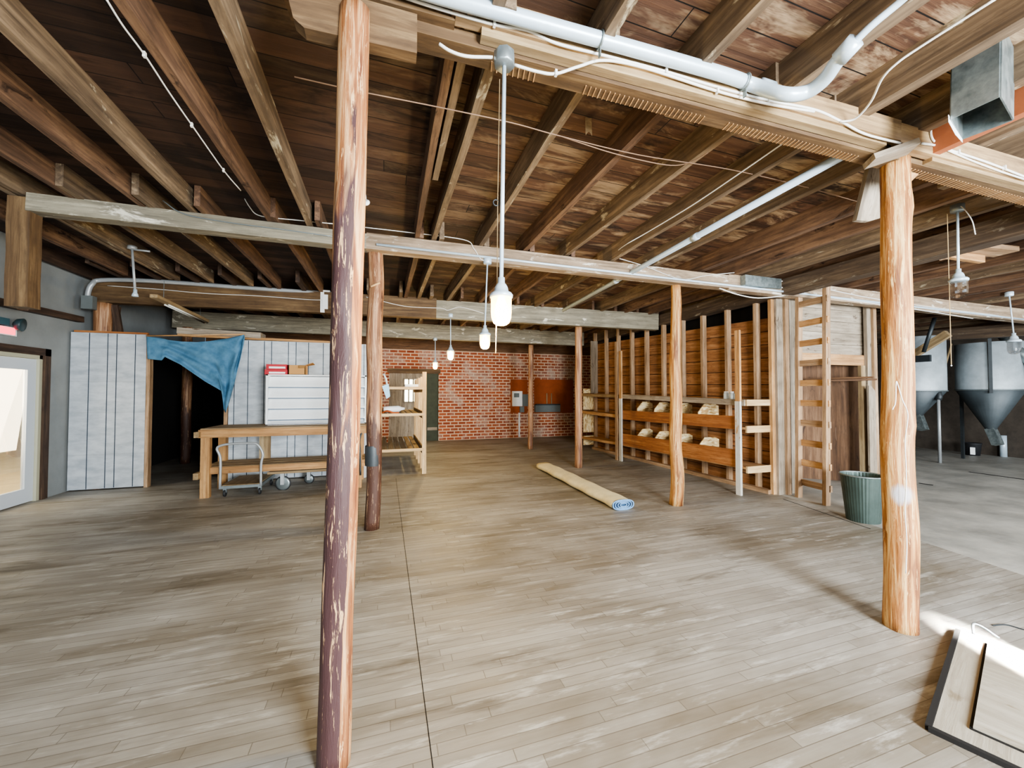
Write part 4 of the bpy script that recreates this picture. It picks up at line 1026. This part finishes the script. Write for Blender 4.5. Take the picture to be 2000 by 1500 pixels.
cable([q2(*p) for p in ((1210, 505), (1260, 520), (1330, 545), (1380, 538), (1440, 532))], .005, 'cable', 'girder_cable', 'loose cable sagging over the girder face by the bin shelf post')
cable([q2(*p) for p in ((1520, 560), (1600, 578), (1700, 592), (1800, 606), (1900, 622))], .008, 'cable', 'girder_cable', 'bundled cables along the second girder behind the ladder')
cable([q2(*p) for p in ((1520, 548), (1620, 566), (1700, 582), (1820, 600), (1950, 616))], .007, 'cable', 'girder_cable', 'upper bundled cable along the second girder at right')
cable([q2(*p) for p in ((1405, 563), (1440, 575), (1480, 582), (1530, 578))], .008, 'cable', 'girder_cable', 'slack white cable under the splice box')
# old sagging wires below the joists
cable([PZ(*p, 3.19) for p in ((575, 150), (700, 178), (860, 210), (1000, 240), (1095, 266), (1250, 303), (1420, 330), (1560, 362), (1690, 398))], .0035, 'wire', 'old_wire', 'old brown wire strung across the joists in front of the lamps')
cable([PZ(*p, 3.19) for p in ((1095, 266), (1200, 300), (1300, 322), (1345, 318), (1383, 298))], .0035, 'wire', 'old_wire', 'second old wire forking to the right under the joists')
# third-girder wire
def q3(px, py):
    Y = 7.4
    for _ in range(4): Y = y3g(PY(px, py, Y).x)-.08
    return PY(px, py, Y)
cable([q3(*p) for p in ((210, 558), (310, 565), (400, 573), (505, 578), (600, 585), (640, 586))], .006, 'cable', 'girder_cable', 'thin white wire along the left part of the third girder')
cable([q3(*p) for p in ((715, 580), (790, 598), (860, 602), (875, 606), (900, 600), (945, 612))], .006, 'cable', 'girder_cable', 'thin white wire along the middle of the third girder')
# cable draped on near right post
rr = lambda a, z, r=.094: Vector((bB.x+math.cos(a)*r, bB.y+math.sin(a)*r, z))
def pc(px, py): return PY(px, py, bB.y-.1)
cable([pc(*p) for p in ((1743, 800), (1749, 785), (1750, 748), (1753, 750), (1762, 780), (1773, 810), (1768, 860), (1770, 930), (1768, 1000), (1771, 1060), (1769, 1120))], .003, 'cable', 'draped_cable', 'white cable hooked over a nail and hanging down the near right post')
# plank cross and pipe seen at far right
cable([PY(1905, 455+3, 2.0), PY(1898, 430, 2.0), PY(1880, 405, 2.05), PY(1870, 404, 2.1)], .004, 'cable', 'lamp_lead', 'bent white lead entering the right unlit lamp box')

# ------------------------------------------------------------------ duct at upper right
t_ = thing('hanging_duct', 'galvanised sheet metal duct hanging open ended at the upper right', 'duct', (2.9, 1.2, 2.85))
A, B_, C_, D_ = PZ(1858, 233, 2.97), PZ(1952, 190, 2.97), PZ(1977, 235, 2.97), PZ(1880, 272, 2.97)
def ductwall(p, r, nm):
    p, r = Vector(p), Vector(r); h = 3.36-p.z; b = MB(); nn = (r-p).cross(Vector((0,0,1))).normalized()*.006
    b.prism([p, r, r+Vector((.03,0,h)), p+Vector((.03,0,h))], nn); b.build(nm, 'galv', t_)
ductwall(A, B_, 'front_sheet'); ductwall(B_, C_, 'side_sheet'); ductwall(C_, D_, 'rear_sheet'); ductwall(D_, A, 'side_sheet')
b = MB(); b.prism([D_, A+Vector((-.02,0,.02)), A+Vector((-.02,0,-.02)), A.lerp(D_, .5)+Vector((-.01,0,-.035)), D_+Vector((0,0,-.02))], Vector((-.006,0,0)))
b.build('torn_liner', 'white', t_)
# rusty steel rail above right girder and pipe
b = MB(); b.beam((3.36, 1.62, 3.12), (3.30, .2, 3.12), .06, .17); tag(b.build('painted_rail', flat('red_oxide', '#a5623f', .7, 0, .15)), 'reddish painted timber behind the hanging duct', 'timber')
pipe([(3.27, 1.7, 3.19), (3.24, 1.0, 3.19), (3.2, .2, 3.19)], .022, 'pipe', 'upper_conduit', 'pale conduit passing behind the hanging duct', k=1)

# hanging scrap-wood rack
hz_ = 3.0
t_ = thing('hanging_wood_scrap', 'small rough wood cradle hung under the right joists', 'wood scrap', PZ(1890, 490, 3.0))
b = MB(); b.beam(PZ(1833, 478, 3.05), PZ(1965, 492, 3.05), .2, .05); b.build('upper_board', 'stud', t_)
b = MB(); b.beam(PZ(1850, 495, 3.0), PZ(1918, 505, 3.0), .05, .1); b.build('lower_board', 'pine', t_)
b = MB(); b.beam(PZ(1848, 470, 3.2), PZ(1842, 503, 2.96), .06, .06); b.build('hanger', 'stud', t_)

# ------------------------------------------------------------------ hoppers at right
def hopper(px, X, r, ztop, zc, zb, lab, dark=False):
    p = PX(px, 768, X); c = Vector((p.x, p.y, 0))
    t_ = thing('metal_hopper', lab, 'hopper', c)
    b = MB(); b.lathe([(r, zc), (r, ztop), (r*.97, ztop), (r*.97, zc+.02)], c, 36, caps=False); b.build('drum', 'silo', t_)
    b = MB(); b.lathe([(.07, zb), (r, zc), (r*.98, zc+.01), (.06, zb+.02)], c, 36, caps=False); b.build('cone', 'silo_cone', t_)
    b = MB(); b.tube([c+Vector((math.cos(a)*r*1.005, math.sin(a)*r*1.005, zc)) for a in [2*math.pi*i/36 for i in range(36)]], .015, 6, closed=True); b.build('seam_ring', 'steel', t_)
    for a in (1.3,):
        q_ = c+Vector((math.cos(a)*(r+.02), math.sin(a)*(r+.02), 0)); b = MB(); b.beam(q_, q_+Vector((0,0,ztop-.1)), .05, .05, up=(1,0,0)); b.build('leg', 'steel_dark', t_)
    b = MB(); b.beam(c+Vector((0,0,zb+.03)), c+Vector((-.05,-.12,zb-.3)), .16, .14, up=(0,1,0)); b.build('outlet_chute', 'galv', t_)
    return c
h1 = hopper(1791, 11.5, .47, 2.75, 1.55, .98, 'left metal hopper with bright drum, partly behind the near right post')
h2 = hopper(1933, 12.5, .50, 2.58, 1.57, .7, 'right large metal hopper with dark cone near the picture edge')
# vertical strap on hopper 2, chute above
v = (CAM-h2); v.z = 0; v.normalize(); sp = h2+v*.53+Vector((v.y, -v.x, 0))*(-.02)
b = MB(); b.beam(sp+Vector((0,0,1.5)), sp+Vector((0,0,2.7)), .05, .04, up=tuple(v)); tag(b.build('vertical_strap', 'steel_dark'), 'dark vertical steel strap on the right hopper', 'strap')
a, c = PY(1958, 655, 4.7), PY(2040, 735, 4.2); b = MB(); b.tube([a, c], .085, 14); tag(b.build('feed_chute', 'galv'), 'pale round feed pipe slanting over the right hopper', 'pipe')
a, c = PX(1786, 692, 10.8), PX(1852, 651, 10.8); b = MB(); b.beam(a, c, .1, .14); tag(b.build('feed_chute', 'pine_dusty'), 'dusty square wooden chute slanting across the left hopper', 'chute')
a, c = PX(1804, 688, 10.5), PX(1826, 620, 10.5); b = MB(); b.tube([a, c], .035, 8); tag(b.build('steel_rod', 'steel_dark'), 'dark rod slanting up from the left hopper', 'rod')
a, c = PX(1788, 695, 10.3), PX(1818, 706, 10.3); b = MB(); b.box(a.x-.03, a.x+.03, c.y, a.y, c.z, a.z); tag(b.build('label_plate', 'steel_dark'), 'dark metal bracket on the left hopper drum', 'bracket')
f = F_(1836, 904); b = MB(); b.tube([f, f+Vector((0,0,1.55))], .028, 10); o = tag(b.build('stand_pipe', 'pipe_grey'), 'thin grey standpipe rising from the floor before the hoppers', 'pipe')
b = MB(); b.tube([f+Vector((0,0,1.35)), f+Vector((.03,0,1.42)), f+Vector((0,0,1.6))], [.05, .06, .04], 8); b.build('valve', 'steel_dark', o)
b = MB(); b.tube([f+Vector((0,0,1.55)), PY(1858, 672, f.y)], .018, 6); b.build('slanted_arm', 'pine_dusty', o)
f = F_(1900, 889); b = MB(); b.lathe([(.12, 0), (.15, .28), (.16, .3), (.14, .3), (.11, .02)], f, 20); o = tag(b.build('black_bucket', 'rubber'), 'black bucket on the floor under the right hopper', 'bucket')
b = MB(); vv = (CAM-f); vv.z = 0; vv.normalize(); c = f+vv*.15; b.beam(c+Vector((0,0,.03)), c+Vector((0,0,.2)), .08, .02, up=tuple(vv)); b.build('white_label', 'white', o)
f = F_(1960, 892); b = MB(); b.tube([f, f+Vector((0,0,.5))], .06, 12); tag(b.build('white_tube', 'pipe'), 'short white tube standing below the right hopper', 'tube')
f = F_(1864, 880); b = MB(); b.beam(f, f+Vector((0,0,2.6)), .08, .08, up=(1,0,0)); tag(b.build('square_post', 'beam_dark'), 'slim dark post between the two hoppers', 'post')
b = MB(); b.beam((11.6, 7.2, 2.86), (11.9, 3.7, 2.72), .2, .24, seg=6, jit=.004); tag(b.build('dark_beam', 'beam_dark'), 'dark dusty beam above the hoppers', 'beam')
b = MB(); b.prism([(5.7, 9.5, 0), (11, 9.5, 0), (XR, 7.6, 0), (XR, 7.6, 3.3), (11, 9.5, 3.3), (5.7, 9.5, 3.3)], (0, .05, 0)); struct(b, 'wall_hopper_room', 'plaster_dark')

# ------------------------------------------------------------------ exit sign etc.
p = PX(10, 645, XL+.04)
t_ = thing('exit_sign', 'red lit emergency sign on the left wall above the glazed door', 'sign', (XL+.03, 6.6, p.z-.05))
e_ = PX(33, 650, XL+.06)
b = MB(); b.box(XL+.01, XL+.06, e_.y-.36, e_.y, p.z-.06, p.z+.05); b.build('case', 'white', t_)
b = MB(); b.box(XL+.06, XL+.065, e_.y-.35, e_.y-.03, p.z-.045, p.z+.04); b.build('lit_face', 'red_glow', t_)
t_ = thing('emergency_light', 'dark emergency lamp head beside the red sign', 'lamp', (XL+.05, 6.9, p.z+.1))
a = PX(38, 634, XL+.12); b = MB(); b.lathe([(.03, -.05), (.07, -.02), (.085, .03), (.08, .035), (.0, .03)], a, 20, axis=(.9, .2, -.1)); b.build('lamp_head', flat('lamp_teal', '#30454a', .4), t_)
b = MB(); b.box(XL+.01, XL+.08, a.y-.4, a.y-.08, a.z-.03, a.z+.06); b.build('housing', flat('lamp_teal2', '#3f5f6a', .5), t_)

# ------------------------------------------------------------------ floor hatch at lower right
A = F_(1877, 1238); C = F_(1822, 1428); u = (A-C); LU = u.length; u.normalize(); v = Vector((u.y, -u.x, 0)); LV = 1.15
def hp(a, b_, z=0): return C+u*a+v*b_+Vector((0,0,z))
t_ = thing('floor_hatch', 'pale plywood floor hatch with dark edge gaps at the lower right', 'hatch', hp(LU/2, LV/2))
b = MB(); b.prism([hp(0,0), hp(LU,0), hp(LU,LV), hp(0,LV)], (0,0,.022)); b.build('frame_board', 'hatch', t_)
b = MB(); b.prism([hp(.115,.11,.022), hp(LU-.08,.11,.022), hp(LU-.08,LV,.022), hp(.115,LV,.022)], (0,0,.012)); b.build('lid', 'hatch', t_)
b = MB(); b.beam(hp(-.012, -.012, .012), hp(LU, -.012, .012), .022, .026, seg=8, jit=.001); b.beam(hp(-.012, -.012, .01), hp(-.012, .36, .01), .022, .022); b.beam(hp(.11, .104, .024), hp(LU-.08, .104, .024), .009, .006); b.beam(hp(.11, .104, .024), hp(.11, LV, .024), .009, .006)
b.build('dark_edge', 'black', t_)
c = F_(1916, 1250)+Vector((0,0,.05)); b = MB(); b.tube(curve([c+Vector((-.03,.02,-.02)), c+Vector((0,.03,.03)), c+Vector((.03,0,.02)), c+Vector((.06,-.05,-.02))]), .008, 6); b.build('hook', 'steel_dark', t_)
c = F_(1950, 1220); b = MB(); b.tube(curve([F_(1938, 1222), F_(1965, 1221), F_(1998, 1230), F_(2040, 1240)]), .006, 5); tag(b.build('black_string', 'steel_dark'), 'thin dark cord lying on the floor behind the hatch', 'cord')
# thin iron bars / cracks on floor at right
for (p0, p1, lab) in (((1893, 922), (2010, 938), 'dark strip set in the floor before the hoppers'), ((1795, 944), (1822, 948), 'short dark strip on the floor right of the near right post')):
    b = MB(); b.beam(F_(*p0)+Vector((0,0,.003)), F_(*p1)+Vector((0,0,.003)), .04, .006); tag(b.build('floor_strip', 'black'), lab, 'strip')
# flap of paper / bits under deck
b = MB(); p = PZ(1143, 258, 3.3); b.grid(lambda u_, v_: p+Vector((.05*u_+.02*v_, .03*v_, .1-.1*v_+.03*math.sin(u_*3))), 4, 6); tag(b.build('paper_scrap', 'pine_dusty'), 'torn paper scrap dangling from the roof boards', 'scrap')
b = MB(); p = PY(716, 397, 3.6); b.lathe([(.0, 0), (.03, .004), (.03, .012), (.0, .016)], p, 14, axis=(-.3,-1,.3)); b.tube([p, PY(712, 360, 3.6), Vector((p.x-.02, 3.6, 3.2))], .003, 5); tag(b.build('string_disc', 'white'), 'small pale disc hanging on a string behind the near left post', 'disc')
b = MB(); b.tube([PY(735, 556, bC.y-.09), PY(742, 552, bC.y-.11), PY(724, 560, bC.y-.10)][1:], .012, 8); tag(b.build('wooden_peg', 'pine'), 'wooden peg nailed across the dark cracked post', 'peg')
# foot of wall kick board under shelf wall
b = MB(); b.beam((5.47, 4.42, .03), (5.36, 9.45, .03), .09, .06); struct(b, 'baseboard_right', 'stud')

# ------------------------------------------------------------------ light
def area(name, loc, target, sx, sy, e, col=(1,1,1), spread=180):
    L = bpy.data.lights.new(name, 'AREA'); L.shape = 'RECTANGLE'; L.size = sx; L.size_y = sy; L.energy = e; L.color = col; L.spread = math.radians(spread)
    o = bpy.data.objects.new(name, L); COL.objects.link(o); o.location = loc
    o.rotation_euler = (Vector(target)-Vector(loc)).to_track_quat('-Z', 'Y').to_euler(); return o
area('window_daylight', (2.25, YB+.02, 1.65), (2.25, 4, 1.5), 1.8, 1.8, 520, (.90, .96, 1))
area('window_daylight', (-2.85, YB+.02, 1.75), (-2.85, 4, 1.5), 1.8, 1.8, 70, (.9, .96, 1))
area('window_daylight', (7.9, YB+.02, 1.7), (7.9, 4, 1.4), 3.2, 1.7, 330, (.90, .96, 1))
area('window_daylight', (11.8, YB+.02, 1.7), (11.8, 4, 1.4), 2.6, 1.7, 130, (.85, .93, 1))
area('outside_daylight', (-6.8, 7, 3.6), (-7.6, 8.5, 0), 2.5, 2.5, 150, (1, .93, .75))
area('door_daylight', (XL-.3, 6.9, 1.3), (0, 6.9, .2), .8, 1.2, 18, (1, .85, .6))
# low sun through the shop window
S = bpy.data.lights.new('sun_streak', 'AREA'); 
so = area('sun_streak', (1.6, YB+.1, 2.2), F_(1995, 1300), .08, .2, 30, (1, .97, .9), 3)
W = bpy.data.worlds.new('world'); SC.world = W; W.use_nodes = True
bg = W.node_tree.nodes['Background']
sky = W.node_tree.nodes.new('ShaderNodeTexSky'); sky.sky_type = 'HOSEK_WILKIE'; sky.sun_direction = (.3, -.6, .6)
W.node_tree.links.new(sky.outputs[0], bg.inputs[0]); bg.inputs[1].default_value = .8
SC.view_settings.view_transform = 'AgX'
SC.view_settings.look = 'AgX - Medium High Contrast'
SC.view_settings.exposure = 1.28
SC.cycles.max_bounces = 8; SC.cycles.diffuse_bounces = 5; SC.cycles.glossy_bounces = 3; SC.cycles.transmission_bounces = 6; SC.cycles.transparent_max_bounces = 6
SC.cycles.caustics_reflective = False; SC.cycles.caustics_refractive = False
SC.cycles.use_denoising = True
SC.cycles.sample_clamp_indirect = 4
